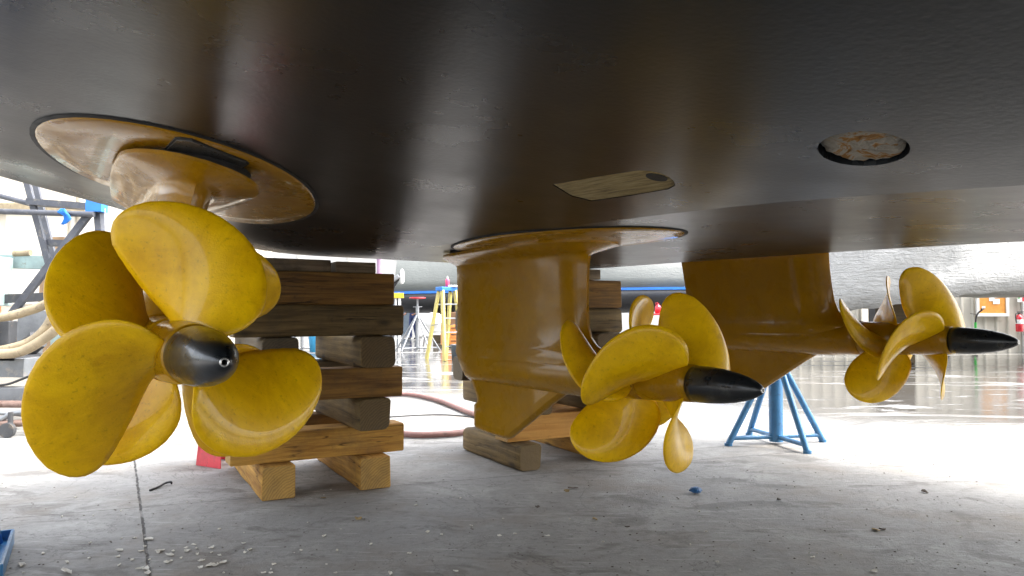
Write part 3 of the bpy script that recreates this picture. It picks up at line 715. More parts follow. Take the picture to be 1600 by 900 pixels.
# ------------------------------------------------------------------ hoses on the floor
def hose(name, pts, r, mat, label, cat="hose", group=None, n=10, parent=None):
    q = MB(); q.tube(curve_pts(pts, n), r, 12); o = q.build(name, mat, parent); 
    if parent is None: tag(o, label, cat, group)
    return o
def gp(x, y, z=0.0):     # floor point under a direction of the photograph
    a = (x - 800) / 1155.6; b = (450 - y) / 1155.6; p = R(1.98)
    d = Vector((a, math.cos(p) - b * math.sin(p), math.sin(p) + b * math.cos(p))); k = (z - CAMZ) / d.z
    return Vector((d.x * k, d.y * k, z))
hose("hose", [gp(520, 640, .03), gp(570, 622, .03), gp(630, 616, .03), gp(680, 624, .03), gp(735, 645, .03), gp(800, 668, .03), gp(812, 676, .03), gp(800, 682, .03), gp(760, 672, .03), gp(700, 678, .03), gp(640, 679, .03), gp(580, 670, .03), gp(520, 655, .03)], .026, M['hose_pink'], "dusty red hose looping on the bright floor between the stack and middle pod")
hose("cable", [gp(560, 655, .008), gp(630, 650, .008), gp(690, 648, .008), gp(742, 652, .008), gp(790, 660, .008)], .006, M['cable'], "thin dark cable lying inside the loop of red hose", "cable")

# ------------------------------------------------------------------ debris
gdeb = "paint flakes scattered on the near floor"
def flake(name, loc, size, mat, label, cat, group, seed):
    rs = random.Random(seed); n = rs.randint(6, 9); q = MB(); pts = []
    el = rs.uniform(.4, .8); a0 = rs.uniform(0, 6.3)
    for k in range(n):
        t = 2 * math.pi * k / n + rs.uniform(-.2, .2); r_ = size * rs.uniform(.6, 1.1); x, y = r_ * math.cos(t), r_ * el * math.sin(t)
        pts.append(Vector((x * math.cos(a0) - y * math.sin(a0), x * math.sin(a0) + y * math.cos(a0), .004 + size * rs.uniform(0, .4))))
    cb = Vector((0, 0, .003 + size * .12))
    vs = [p for p in pts] + [cb] + [p - Vector((0, 0, .003)) for p in pts] + [cb - Vector((0, 0, .003))]
    fs = [(k, (k + 1) % n, n) for k in range(n)] + [((k + 1) % n + n + 1, k + n + 1, 2 * n + 1) for k in range(n)] + [(k, k + n + 1, (k + 1) % n + n + 1, (k + 1) % n) for k in range(n)]
    q.add(vs, fs); o = q.build(name, mat); o.location = loc; tag(o, label, cat, group); return o
FL = [(430, 868, .022), (447, 880, .02), (455, 891, .026), (470, 862, .016), (424, 857, .018), (500, 862, .022), (505, 888, .02), (418, 885, .02), (440, 862, .013), (488, 852, .013), (403, 877, .014), (520, 880, .016), (541, 884, .018), (395, 867, .013), (460, 905, .02), (352, 890, .016), (340, 878, .014), (372, 884, .012), (297, 871, .012), (206, 876, .016), (139, 873, .01), (105, 880, .018), (67, 866, .012), (97, 808, .01), (118, 778, .012), (189, 799, .01), (186, 861, .02), (232, 844, .026), (34, 884, .026), (105, 896, .036), (390, 860, .016), (380, 850, .01), (640, 866, .012), (610, 900, .014), (506, 839, .014), (650, 790, .012), (780, 838, .012), (690, 836, .012), (736, 822, .01), (668, 832, .012), (855, 838, .014), (712, 894, .013), (1092, 800, .012), (1366, 894, .018), (960, 720, .018), (1270, 872, .012), (890, 812, .01)]
rs = random.Random(21)
FL += [(rs.gauss(330, 120), min(896, rs.gauss(862, 26)), rs.uniform(.005, .012)) for _ in range(24)] + [(rs.uniform(40, 1560), rs.uniform(760, 896), rs.uniform(.004, .009)) for _ in range(40)]
for i, (x, y, s) in enumerate(FL):
    x2 = x * (1 if i > 18 else (.62, .78, .5)[i % 3])   # the dense spill lies around the floor joint
    flake("paint_flake", gp(x2 if i <= 18 else x, min(y, 897)), s, M['pale_flake'], "small pale paint flake lying on the grey concrete floor", "paint flake", gdeb, 100 + i)
LV = [(895, 764, .03), (885, 768, .022), (1217, 782, .022), (1368, 829, .03), (1378, 828, .02), (560, 812, .03), (840, 793, .016), (930, 812, .018), (980, 824, .016), (505, 779, .02), (1445, 770, .03)]
for i, (x, y, s) in enumerate(LV):
    flake("dry_leaf", gp(x, y), s, M['tan_leaf'] if i % 2 else M['dark_crumb'], "crumbled brown dry leaf bit lying on the concrete floor", "leaf", "dry leaf bits on the floor", 300 + i)
q = MB(); rs = random.Random(5)
for i in range(520):
    x, y = rs.uniform(0, 1600), rs.uniform(690, 899)
    p = gp(x, y); s = rs.uniform(.0012, .0045) * (1 + p.y * .12)
    n = 5; pts = [p + Vector((s * math.cos(t + i) * rs.uniform(.5, 1.3), s * math.sin(t + i) * rs.uniform(.5, 1.3), 0.001)) for t in [2 * math.pi * k / n for k in range(n)]]
    q.add(pts + [p + Vector((0, 0, s * .7))], [(k, (k + 1) % n, n) for k in range(n)])
tag(q.build("debris", M['dark_crumb']), "tiny dark grit and crumbs sprinkled over the near concrete", "grit", None, "stuff")
q = MB(); q.tube(curve_pts([gp(234, 766, .006), gp(247, 761, .008), (gp(258, 755, .012)), gp(267, 753, .02), gp(268, 756, .008)], 6), [.006] * 25, 6); tag(q.build("rubber_strip", M['cable']), "short bent black rubber strip lying on the floor beside the joint", "strip")
q = MB(); pc = gp(1087, 771)
rg = []
for i in range(9):
    t = math.pi * i / 8; rg.append([pc + Vector((.034 * math.sin(t) * math.cos(a) * (1 + .5 * mnoise.noise(Vector((i, a * 2, 1)))), .028 * math.sin(t) * math.sin(a) * (1 + .5 * mnoise.noise(Vector((i, a * 2, 4)))), .02 - .018 * math.cos(t))) for a in [2 * math.pi * k / 12 for k in range(12)]])
q.rings(rg, cap=False, smooth=False); tag(q.build("crumpled_glove", M['blue_crumple']), "small crumpled dark blue glove on the open floor", "glove")

# ------------------------------------------------------------------ left background: stairs, trailer, hoses
def at(x, y, Y):
    a = (x - 800) / 1155.6; b = (450 - y) / 1155.6; p = R(1.98)
    d = Vector((a, math.cos(p) - b * math.sin(p), math.sin(p) + b * math.cos(p))); k = Y / d.y
    return Vector((d.x * k, Y, CAMZ + d.z * k))
YS = 7.2
st = empty("rolling_stairs", (at(60, 685, YS).x, YS, 0), 0, "dark grey steel rolling stairs with handrails behind the nearest pod", "stairs")
sb = st.location.copy()
def L_(x, y, Y): return at(x, y, Y) - sb
def spart(name, segs, r, mat=M['scaffold'], box=None):
    q = MB()
    for a, b in segs:
        if box: q.bar(a, b, box[0], box[1])
        else: q.tube([a, b], r, 10)
    return q.build(name, mat, st)
for (xa, ya, xb, yb, dy) in ((38, 270, 76, 412, 0), (52, 275, 84, 402, .5)):
    a = L_(xa, ya, YS + dy); b = L_(xb, yb, YS + dy); d = (b - a); b2 = a + d * ((-a.z - 0.02) / d.z) * .985
    spart("stringer", [(a, b2)], .024, box=(.035, .055))
for (x0, y0, x1, y1, dy) in ((48, 316, 150, 324, 0), (70, 379, 108, 381, .1), (165, 382, 182, 383, .3), (90, 440, 140, 441, .1)):
    spart("step", [(L_(x0, y0, YS + dy), L_(x1, y1, YS + dy))], 0, box=(.16, .06))
spart("handrail", [(L_(-40, 329, YS - .2), L_(147, 335, YS - .2))], .028)
spart("handrail", [(L_(-40, 296, YS + .1), L_(46, 318, YS + .1))], .026)
spart("brace", [(L_(138, 336, YS - .15), L_(-20, 540, YS - .15))], .03, box=(.05, .06))
pa = L_(154, 322, YS - .1); pb = L_(166, 470, YS - .1)
spart("post", [(pa, (pb.x + .1, pb.y, -sb.z + .02))], .045, box=(.09, .06))
q = MB(); q.bar(pa + Vector((-.07, -.04, .0)), pa + Vector((.08, -.04, -.0)), .12, .13); q.build("blue_tape", M['blue_tape'], st)
q = MB(); q.tube([pa + Vector((.085, -.04, -.03)), pa + Vector((.10, -.04, -.42))], .006, 6); q.build("string", M['string'], st)
q = MB(); q.rings([[L_(103 + dx * w_ + 7 * math.sin(yy), yy, YS - .25 - .02 * math.sin(3 * dx)) for dx in (-1, -.3, .3, 1)] for yy, w_ in ((326, 3), (331, 8), (336, 5), (342, 6), (349, 4), (351, 2))], cap=False, closed=False)
o = q.build("rag", M['blue_cloth']); 
o.location = sb; md = o.modifiers.new("thick", 'SOLIDIFY'); md.thickness = .01; tag(o, "bright blue rag tied to the handrail of the steel stairs", "rag")

YT = 6.6
tr = empty("hydraulic_trailer", (-4.6, YT, 0), 0, "long grey steel boat trailer with teal and grey beams at left edge", "trailer")
tb = tr.location.copy()
def T_(x, y, Y): return at(x, y, Y) - tb
def tpart(name, a, b, wd, ht, mat, bev=.004):
    q = MB(); q.bar(a, b, wd, ht); return q.build(name, mat, tr, bevel=bev)
tpart("beam", T_(-160, 404, YT + 1.2), T_(84, 411, YT + 1.2), .12, .14, M['teal_steel'])
tpart("deck_beam", T_(-160, 568, YT), T_(66, 572, YT), .5, .16, M['beam_grey'])
tpart("deck_top", T_(-160, 556, YT + .1), T_(64, 558, YT + .1), .7, .03, M['dark_steel'])
tpart("chassis_rail", T_(-160, 614, YT - .2), T_(60, 616, YT - .2), .14, .12, M['beam_grey'])
q = MB(); q.tube([T_(-160, 630, YT - .35), T_(70, 632, YT - .35)], .03, 10); q.build("pipe", M['rust_pipe'], tr)
q = MB(); q.tube([T_(-60, 665, YT - .5), T_(60, 660, YT - .5)], .03, 10); q.build("pipe", M['rust_pipe'], tr)
q = MB(); q.tube(curve_pts([T_(-60, 668, YT - .5), T_(0, 655, YT - .5), T_(20, 646, YT - .5), T_(60, 643, YT - .5)], 6), .022, 10); q.build("pipe", M['galv'], tr)
q = MB(); q.tube([T_(-60, 640, YT - .5), T_(60, 650, YT - .4)], .018, 10); q.build("pipe", M['galv'], tr)
cw = T_(12, 672, YT - .6); cw.z = .06 - tb.z
q = MB(); q.tube([cw + Vector((0, -.02, 0)), cw + Vector((0, .02, 0))], .06, 18); q.tube([cw + Vector((0, .03, .0)), cw + Vector((0, .03, .14))], .02, 8); q.build("caster", M['dark_steel'], tr)
for x_ in (-40, 92):
    a = T_(x_, 560, YT + .1); q = MB(); q.bar((a.x, a.y, a.z), (a.x, a.y, T_(x_, 408 if x_ < 0 else 480, YT + 1.1).z), .10, .10, (0, 1, 0)); q.bar((a.x, a.y, a.z), (a.x, a.y, .02 - tb.z), .10, .10, (0, 1, 0)); q.build("upright", M['teal_steel'] if x_ > 0 else M['dark_steel'], tr, bevel=.003)
tpart("side_panel", T_(28, 512, YT + .5), T_(70, 520, YT + .5), .06, .42, M['galv'])
q = MB(); q.box(T_(-2, 440, YT + 1.0), (.16, .2, .5)); q.build("control_box", M['teal_steel'], tr, bevel=.01)
tpart("cross_bar", T_(-60, 470, YT + 1.0), T_(70, 464, YT + 1.0), .05, .09, M['dark_steel'])
q = MB(); q.box(T_(12, 530, YT + .25), (.10, .12, .34)); q.build("motor", M['dark_steel'], tr, bevel=.01)
q = MB(); q.tube([T_(40, 546, YT + .3), T_(60, 530, YT + .3)], .09, 16); q.build("motor", M['dark_steel'], tr)
q = MB(); q.tube([at(22, 396, YT + 1.15), at(48, 395, YT + 1.15)], .035, 14); tag(q.build("pipe_roll", M['hose_tan']), "short tan roll of pipe lying on the teal beam", "pipe roll")
hose("hose", [at(-60, 498, YT - .2), at(0, 496, YT - .2), at(40, 487, YT - .2), at(80, 470, YT - .2), at(120, 430, YT - .2)], .04, M['hose_tan'], "tan hose, uppermost of the bundle hanging on the grey trailer", group="tan hoses on the trailer")
hose("hose", [at(-60, 556, YT - .3), at(0, 548, YT - .3), at(45, 535, YT - .3), at(72, 512, YT - .3), at(88, 478, YT - .3), at(96, 440, YT - .3)], .04, M['hose_tan'], "greyish tan hose in the middle of the bundle at the trailer", group="tan hoses on the trailer")
hose("hose", [at(-60, 552, YT - .35), at(-10, 553, YT - .35), at(30, 550, YT - .35), at(65, 532, YT - .35), at(98, 505, YT - .35), at(125, 470, YT - .35)], .042, M['hose_tan'], "tan hose, lowest of the bundle, resting just above the grey deck beam", group="tan hoses on the trailer")
hose("cable", [at(-60, 602, YT - .4), at(0, 602, YT - .4), at(30, 594, YT - .4), at(70, 575, YT - .4), at(110, 540, YT - .3)], .010, M['cable'], "dark cable sagging below the trailer deck beam", "cable")
# left building
lbld = empty("workshop_building", (-9.5, 12.0, 0), 0, "pale beige workshop wall with cream boards behind the steel stairs", "building")
q = MB(); q.box((0, .2, 3.0), (11.0, .3, 6.0)); q.build("wall", M['beige'], lbld)
for x_, z_, w_, h_ in ((1.75, 1.9, 1.0, 1.5), (.6, 2.3, .9, 1.6), (3.0, 2.6, 1.1, 1.9)):
    q = MB(); q.box((x_, .03, z_), (w_, .05, h_)); q.build("board", M['cream'], lbld, bevel=.004)
q = MB(); q.box((1.0, .02, .95), (.35, .06, .75)); q.build("door_panel", M['orange'], lbld, bevel=.004)
for x_ in (-4, -2.5, 2.35, 4.8):
    q = MB(); q.box((x_, .02, 3.0), (.06, .06, 6.0)); q.build("batten", M['metal_wall'], lbld)
q = MB(); q.box((.3, -.02, 2.72), (4.6, .14, .16)); q.build("pipe_rail", M['hose_tan'], lbld, bevel=.02)
bd = MB(); bd.box((0, 0, .9), (.28, .03, 1.8)); o = bd.build("leaning_board", M['wood_board']); o.location = (-6.05, 9.6, .6); o.rotation_euler = (R(-4), 0, 0); o.location.z = 0.0
tag(o, "brown wooden board standing behind the steel stairs", "board"); o.scale = (1, 1, 1.12)

# ------------------------------------------------------------------ centre background
far = empty("warehouse", (-9, 36, 0), 0, "long white warehouse wall closing the yard behind the wrapped boat", "building")
q = MB(); q.box((0, .3, 3.5), (44, .5, 7)); q.build("wall", M['white_wall'], far)
for i in range(18):
    q = MB(); q.box((-21 + i * 2.45, .02, 3.5), (.12, .1, 7)); q.build("pilaster", M['metal_wall'], far)
q = MB(); q.box((3.4, .0, 1.2), (1.4, .14, 2.4)); q.build("door", M['bucket_grey'], far)
# wrapped boat far centre: grey tarpaulin over dark hull on stands
def wrapped_boat(name, label, loc, rz, L, sheer, top, keel, beam, wrapmat, rake=.0, stripe=True, hullmat=None, wrap_low=None, seed=3, hang=.0):
    t = empty(name, loc, rz, label, "boat", "wrapped boats in the yard")
    n = 40; rg = []; rh = []
    for i in range(n + 1):
        s = i / n; x = (s - .5) * L
        b = beam / 2 * (1 - max(0, (s - .55) / .45) ** 2.2) + .02
        low = sheer - hang * (.5 + .5 * math.sin(i * 1.3 + seed)) + .18 * s
        tp = top * (1 - .10 * abs(s - .45)) 
        ring = []
        for j in range(17):
            a = math.pi * j / 16; y = -b * math.cos(a) * (1.0 if 0 < j < 16 else 1.0)
            yy = -b * (abs(math.cos(a)) ** .55) * (1 if math.cos(a) > 0 else -1)
            zz = low + (tp - low) * math.sin(a) ** .8
            f = mnoise.noise(Vector((x * .9 + seed, yy * .8, zz * 1.1))) * .12 * math.sin(a)
            ring.append(Vector((x + f, yy * (1 - .12 * math.sin(a)) + f, zz)))
        rg.append(ring)
        kl = keel + (sheer - keel) * max(0, (s - .6) / .4) ** 2 * .8
        rh.append([Vector((x, -b * .985, low + .04)), Vector((x, -b * .96, low - (low - kl) * .42)), Vector((x, -b * .45, low - (low - kl) * .82)), Vector((x, 0, kl)), Vector((x, b * .45, low - (low - kl) * .82)), Vector((x, b * .96, low - (low - kl) * .42)), Vector((x, b * .985, low + .04))])
    q = MB(); q.rings(rg, cap=True); q.build("shrink_wrap", wrapmat, t)
    q = MB(); q.rings(rh, cap=True); q.build("hull", hullmat or M['far_hull'], t)
    if stripe:
        q = MB(); rs_ = []
        for i in range(n + 1):
            p = rh[i][0]; rs_.append([p + Vector((0, -.03, .03)), p + Vector((0, -.03, -.05)), p + Vector((0, .0, -.05)), p + Vector((0, .0, .03))])
        q.rings(rs_, cap=True, smooth=False); q.build("stripe", M['blue_line'], t)
    return t
wb1 = wrapped_boat("wrapped_boat", "grey tarpaulin covered boat with dark hull and blue stripe behind the yellow ladder", (2.3, 26, 0), R(-4), 12.2, 1.66, 3.4, 1.02, 3.8, M['wrap_grey'], seed=5)
for x_, y_ in ((-2.4, 26), (.6, 26), (3.4, 26)):
    q = MB(); q.box((0, 0, .54), (.7, .45, 1.08)); o = q.build("keel_block", M['wood_dark'], None, bevel=.02); o.location = (x_, y_, 0)
    tag(o, "dark keel block under the tarpaulin covered boat", "block", "keel blocks under the far boat")
jack_stand("jack_stand", (at(652, 548, 20).x, 20, 0), R(20), .62, .95, 1.42, M['galv'], "grey steel jack stand with a red pad left of the yellow ladder", "boat stands", 5, .022, .045, M['red_paint'], True, .22)
jack_stand("jack_stand", (at(472, 545, 20).x, 20, 0), R(50), .55, .95, 1.5, M['galv'], "grey steel jack stand seen through the nearer timber stack", "boat stands", 4, .024, .045, M['wood_board'], True, .18)
def bucket(x, y, Y, mat, label, s=1.0):
    q = MB(); q.lathe([(0, .02), (0, .13), (.32, .155), (.335, .165), (.35, .165), (.35, .15), (.04, .12), (.04, .02)], 'z', 24); t = q.build("bucket", mat); p = at(x, y, Y); t.location = (p.x, Y, 0); t.scale = (s, s, s)
    tag(t, label, "bucket"); h = MB(); h.tube([(.155 * math.cos(R(a)), -.03, .30 - .17 * math.sin(R(a)) * .6) for a in range(0, 181, 15)], .005, 6); h.build("handle", M['galv'], t)
bucket(494, 546, 19.5, M['bucket_blue'], "sky blue bucket seen through the nearer timber stack", 1.25)
bucket(716, 561, 15.6, M['bucket_grey'], "dark grey bucket standing beside the yellow ladder foot", 1.0)
# step ladder
YL = 16.0
la = empty("step_ladder", (at(698, 562, YL).x, YL, 0), R(38), "pale yellow step ladder with blue top cap standing open on wet concrete", "ladder")
HT = 1.50
for sx in (-1, 1):
    q = MB(); q.bar((sx * .26, -.32, .0), (sx * .16, -.07, HT), .05, .10, (0, 1, 0)); q.build("rail", M['ladder_yellow'], la, bevel=.004)
    q = MB(); q.bar((sx * .25, .42, .0), (sx * .15, .09, HT - .02), .05, .085, (0, 1, 0)); q.build("rail", M['ladder_yellow'], la, bevel=.004)
    q = MB(); q.bar((sx * .22, -.19, .80), (sx * .215, .28, .74), .02, .015); q.build("spreader", M['galv'], la)
for k in range(4):
    f = (k + 1) / 5; z = HT * f; wv_ = .26 - .10 * f
    q = MB(); q.box((0, -.32 + .25 * f, z), (2 * wv_, .085, .025)); q.build("step", M['galv'], la, bevel=.003)
    if k % 2: 
        q = MB(); q.bar((-wv_, .42 - .33 * f, z), (wv_, .42 - .33 * f, z), .02, .03); q.build("rear_bar", M['galv'], la)
q = MB(); q.box((0, .01, HT + .03), (.42, .26, .085)); q.build("top_cap", M['ladder_blue'], la, bevel=.012)
q = MB(); q.lathe([(0, .02), (0, .045), (.15, .045), (.175, .03), (.19, .016)], 'z', 20); bo = q.build("bottle", M['bottle']); bo.location = (la.location.x + .01, YL + .0, HT + .073); tag(bo, "pink red squeeze bottle standing on the ladder's blue top cap", "bottle")
q = MB(); q.lathe([(.19, .019), (.215, .017), (.24, .006)], 'z', 14); q.build("cap", M['white'], bo)
q = MB(); q.box((0, 0, 0), (.2, .12, .04)); o = q.build("folded_rag", M['paper'], None, bevel=.012); o.location = (la.location.x + .13, YL - .02, HT + .093); tag(o, "folded white rag lying on the ladder's blue top cap", "rag")
# tool cabinet
tc_ = empty("tool_cabinet", (at(708, 541, 22).x, 22, 0), R(8), "orange wooden tool cabinet behind the yellow ladder", "cabinet")
q = MB(); q.box((0, 0, .38), (.72, .5, .60)); q.build("body", M['orange'], tc_, bevel=.01)
for k in range(3):
    q = MB(); q.box((0, -.26, .18 + .19 * k), (.64, .02, .165)); dr = q.build("drawer", M['orange'], tc_, bevel=.006)
    q = MB(); q.box((0, -.285, .20 + .19 * k), (.16, .025, .02)); q.build("handle", M['black'], dr)
for sx in (-1, 1):
    for sy in (-1, 1):
        q = MB(); q.tube([(sx * .3, sy * .2 - .015, .045), (sx * .3, sy * .2 + .015, .045)], .045, 14); q.bar((sx * .3, sy * .2, .05), (sx * .3, sy * .2, .09), .05, .05); q.build("caster", M['black'], tc_)
q = MB(); q.box((0, 0, .86), (.55, .42, .36)); o = q.build("chest", M['brown_box'], None, bevel=.015); o.location = (tc_.location.x + .12, 22, 0); tag(o, "dark brown chest standing on top of the orange tool cabinet", "chest")
q = MB(); q.box((0, -.215, .86), (.12, .02, .05)); q.build("latch", M['galv'], o)
# covered white bundle
rs = random.Random(3); q = MB(); rg = []
for i in range(13):
    t = math.pi * i / 12; rg.append([Vector((.75 * math.sin(t) * math.cos(a) * (1 + .25 * mnoise.noise(Vector((i * .5, math.cos(a) * 2, math.sin(a) * 2)))), .5 * math.sin(t) * math.sin(a) * (1 + .25 * mnoise.noise(Vector((i * .5, math.cos(a) * 2, math.sin(a) * 2 + 7)))), .85 - .55 * math.cos(t))) for a in [2 * math.pi * k / 20 for k in range(20)]])
q.rings(rg, cap=False); o = q.build("wrapped_bundle", M['white']); p = at(678, 520, 23.4); o.location = (p.x, 23.4, .0); o.location.z = .20; o.scale = (.45, .5, .6); tag(o, "white cloth wrapped bundle on a trestle left of the yellow ladder", "bundle")
tq = empty("trestle", (p.x, 23.4, 0), 0, "low white trestle carrying the white wrapped bundle", "trestle")
q = MB(); q.box((0, 0, .36), (.8, .5, .06)); q.build("top", M['white'], tq)
for sx in (-1, 1):
    for sy in (-1, 1):
        q = MB(); q.bar((sx * .38, sy * .25, 0), (sx * .3, sy * .15, .34), .05, .05); q.build("leg", M['white'], tq)
# cabinet row, white
wc = MB(); wc.box((0, 0, .55), (.9, .5, 1.1)); o = wc.build("white_cabinet", M['white'], None, bevel=.02); o.location = (at(667, 540, 31).x + .1, 31, 0); tag(o, "white cabinet standing behind the grey jack stand", "cabinet")
q = MB(); q.box((0, -.26, .55), (.82, .02, 1.0)); d_ = q.build("door", M['white'], o, bevel=.005); q = MB(); q.box((.32, -.28, .6), (.03, .03, .14)); q.build("handle", M['galv'], d_)
# person in blue shirt
def person(loc, rz, label):
    me = bpy.data.meshes.new("person")
    J = {'pel': (0, 0, .98, .135), 'waist': (0, 0, 1.10, .13), 'chest': (0, -.01, 1.32, .15), 'neck': (0, 0, 1.50, .06), 'head0': (0, -.02, 1.58, .075), 'head1': (0, -.03, 1.68, .095), 'head2': (0, -.02, 1.76, .07)}
    V_ = []; E_ = []; Rr = []; ix = {}
    def add(k, p, r_, par=None):
        ix[k] = len(V_); V_.append(p); Rr.append(r_)
        if par is not None: E_.append((ix[par], ix[k]))
    add('pel', (0, 0, .96), .135); add('waist', (0, 0, 1.1), .125, 'pel'); add('chest', (0, -.02, 1.32), .14, 'waist'); add('neckb', (0, -.01, 1.46), .075, 'chest'); add('neck', (0, -.02, 1.53), .055, 'neckb')
    add('h0', (0, -.04, 1.60), .078, 'neck'); add('h1', (0, -.045, 1.68), .092, 'h0'); add('h2', (0, -.03, 1.76), .06, 'h1')
    for s, n_ in ((-1, 'l'), (1, 'r')):
        add('sh' + n_, (s * .19, -.01, 1.42), .06, 'chest'); add('el' + n_, (s * .25, -.05, 1.15), .045, 'sh' + n_); add('wr' + n_, (s * .22, -.22, .98), .032, 'el' + n_); add('ha' + n_, (s * .21, -.30, .95), .03, 'wr' + n_)
        for f, (dx, dz, ln) in enumerate(((-.03, .012, .06), (-.012, .0, .08), (.006, -.006, .085), (.024, -.012, .075), (-.045, .03, .045))):
            add('f%d%s' % (f, n_), (s * .21 + dx, -.30 - ln, .95 + dz), .0095, 'ha' + n_)
        add('hip' + n_, (s * .10, 0, .88), .10, 'pel'); add('kn' + n_, (s * .12, -.03 - (.06 if s > 0 else 0), .50), .065, 'hip' + n_); add('an' + n_, (s * .13, .02, .09), .042, 'kn' + n_); add('toe' + n_, (s * .14, -.14, .035), .033, 'an' + n_)
    me.from_pydata(V_, E_, [])
    o = bpy.data.objects.new("person", me); col.objects.link(o)
    md = o.modifiers.new("skin", 'SKIN'); 
    for i, sv in enumerate(me.skin_vertices[0].data if len(me.skin_vertices) else []): sv.radius = (Rr[i], Rr[i])
    if not len(me.skin_vertices):
        bm_ = bmesh.new(); bm_.from_mesh(me); lay = bm_.verts.layers.skin.verify()
        for i, v_ in enumerate(bm_.verts): v_[lay].radius = (Rr[i], Rr[i]); v_[lay].use_root = (i == 0)
        bm_.to_mesh(me); bm_.free()
    md.use_smooth_shade = True
    sb_ = o.modifiers.new("sub", 'SUBSURF'); sb_.levels = 1; sb_.render_levels = 2
    m_, nt_, bs_ = new_mat("person_clothing")
    tcn = N(nt_, "ShaderNodeTexCoord"); sp_ = N(nt_, "ShaderNodeSeparateXYZ"); nt_.links.new(tcn.outputs["Object"], sp_.inputs[0])
    z_ = sp_.outputs[2]
    c_ = mixc(nt_, math2(nt_, 'GREATER_THAN', z_, 1.02), (0.03, 0.045, 0.13), (0.10, 0.22, 0.50))
    c_ = mixc(nt_, math2(nt_, 'GREATER_THAN', z_, 1.50), c_, (0.45, 0.24, 0.16))
    fr_ = math2(nt_, 'LESS_THAN', sp_.outputs[1], -.15); hi_ = math2(nt_, 'GREATER_THAN', z_, .8); lo_ = math2(nt_, 'LESS_THAN', z_, 1.2)
    c_ = mixc(nt_, math2(nt_, 'MULTIPLY', fr_, math2(nt_, 'MULTIPLY', hi_, lo_)), c_, (0.45, 0.24, 0.16))
    c_ = mixc(nt_, math2(nt_, 'LESS_THAN', z_, .09), c_, (0.03, 0.03, 0.03))
    nt_.links.new(c_, bs_.inputs["Base Color"]); bs_.inputs["Roughness"].default_value = .85
    me.materials.append(m_)
    o.location = loc; o.rotation_euler = (0, 0, rz); tag(o, label, "person")
    q = MB(); q.lathe([(-.02, .10), (.04, .098), (.08, .075), (.105, .03)], 'z', 18, (0, -.025, 1.70)); q.build("hair", M['hair'], o)
    for s in (-1, 1):
        q = MB(); q.lathe([(-.006, .001), (0, .011), (.006, .001)], 'y', 8, (s * .033, -.135, 1.69)); q.build("eye", M['black'], o)
        q = MB(); q.lathe([(-.012, .003), (0, .022), (.012, .003)], 'x', 8, (s * .095, -.035, 1.68)); q.build("ear", M['skin'], o)
    q = MB(); q.lathe([(-.025, .006), (-.02, .016), (.02, .006)], 'z', 8, (0, -.142, 1.665)); q.build("nose", M['skin'], o)
    q = MB(); q.box((0, -.128, 1.625), (.045, .012, .008)); q.build("mouth", M['ext_red'], o)
    return o
person((at(646, 531, 28.4).x, 28.4, 0), R(-30), "person in blue shirt and navy trousers standing beside the grey jack stand")
# posts near the person, and pole
q = MB(); q.bar((0, 0, 0), (0, 0, 1.50), .08, .08); q.bar((-.12, 0, 0), (-.12, 0, 1.50), .06, .06); o = q.build("gantry_post", M['white'], None, bevel=.01); o.location = (at(624, 545, 23).x, 23, 0); tag(o, "white double post with yellow crosspiece just right of the nearer timber stack", "post")
q = MB(); q.bar((-.5, 0, 1.56), (.12, 0, 1.56), .14, .16); q.build("crosspiece", M['yellow_steel'], o, bevel=.01)
q = MB(); q.tube([(0, 0, 0), (0, 0, 6)], .11, 12); q.lathe([(6, .16), (6.08, .16)], 'z', 12); o = q.build("post", M['purple']); o.location = (at(592, 540, 30).x, 30, 0); tag(o, "faded purple post above the nearer timber stack", "post")
# outboard/winch clutter right of the near stack: folded dark davit
dv = empty("davit", (at(612, 545, 18).x, 18, 0), 0, "black davit arm with white cover above the nearer timber stack's right end", "davit")
q = MB(); q.tube([(0, 0, 0), (0, 0, 1.6), (.26, 0, 2.05)], [.05, .05, .04], 12); q.build("arm", M['black'], dv)
q = MB(); q.box((.1, -.05, 1.85), (.22, .2, .10), Matrix.Rotation(R(-35), 3, 'Y')); q.build("winch", M['galv'], dv, bevel=.02)
q = MB(); q.lathe([(0, .03), (.05, .06), (.3, .05), (.36, .02)], 'z', 12, (.25, -.08, 1.72)); q.build("cover", M['white'], dv)
# red fuel can rack and blue awning seen under the far hull
aw = empty("blue_canopy", (at(1048, 520, 23).x + .9, 23, -.42), 0, "small blue canopy on posts seen between the middle and farthest pods", "canopy")
q = MB(); q.add([(-.9, -.6, 1.42), (.9, -.6, 1.62), (.9, .6, 1.9), (-.9, .6, 1.7), (-.9, -.6, 1.46), (.9, -.6, 1.66), (.9, .6, 1.94), (-.9, .6, 1.74)], [(0, 1, 2, 3), (7, 6, 5, 4), (0, 4, 5, 1), (1, 5, 6, 2), (2, 6, 7, 3), (3, 7, 4, 0)]); q.build("sheet", M['blue_cloth'], aw)
for sx in (-.85, .85):
    for sy in (-.55, .55):
        q = MB(); q.tube([(sx, sy, .42), (sx, sy, 1.55 + .1 * sx + .16 * sy)], .02, 8); q.build("leg", M['galv'], aw)
tbl = empty("red_table", (at(1038, 540, 21).x, 21, 0), 0, "red topped work table beneath the blue canopy", "table")
q = MB(); q.box((0, 0, .98), (1.5, .5, .05)); q.build("top", M['red_paint'], tbl, bevel=.005)
for sx in (-.7, .7):
    for sy in (-.2, .2):
        q = MB(); q.bar((sx, sy, 0), (sx, sy, .955), .05, .05); q.build("leg", M['galv'], tbl)
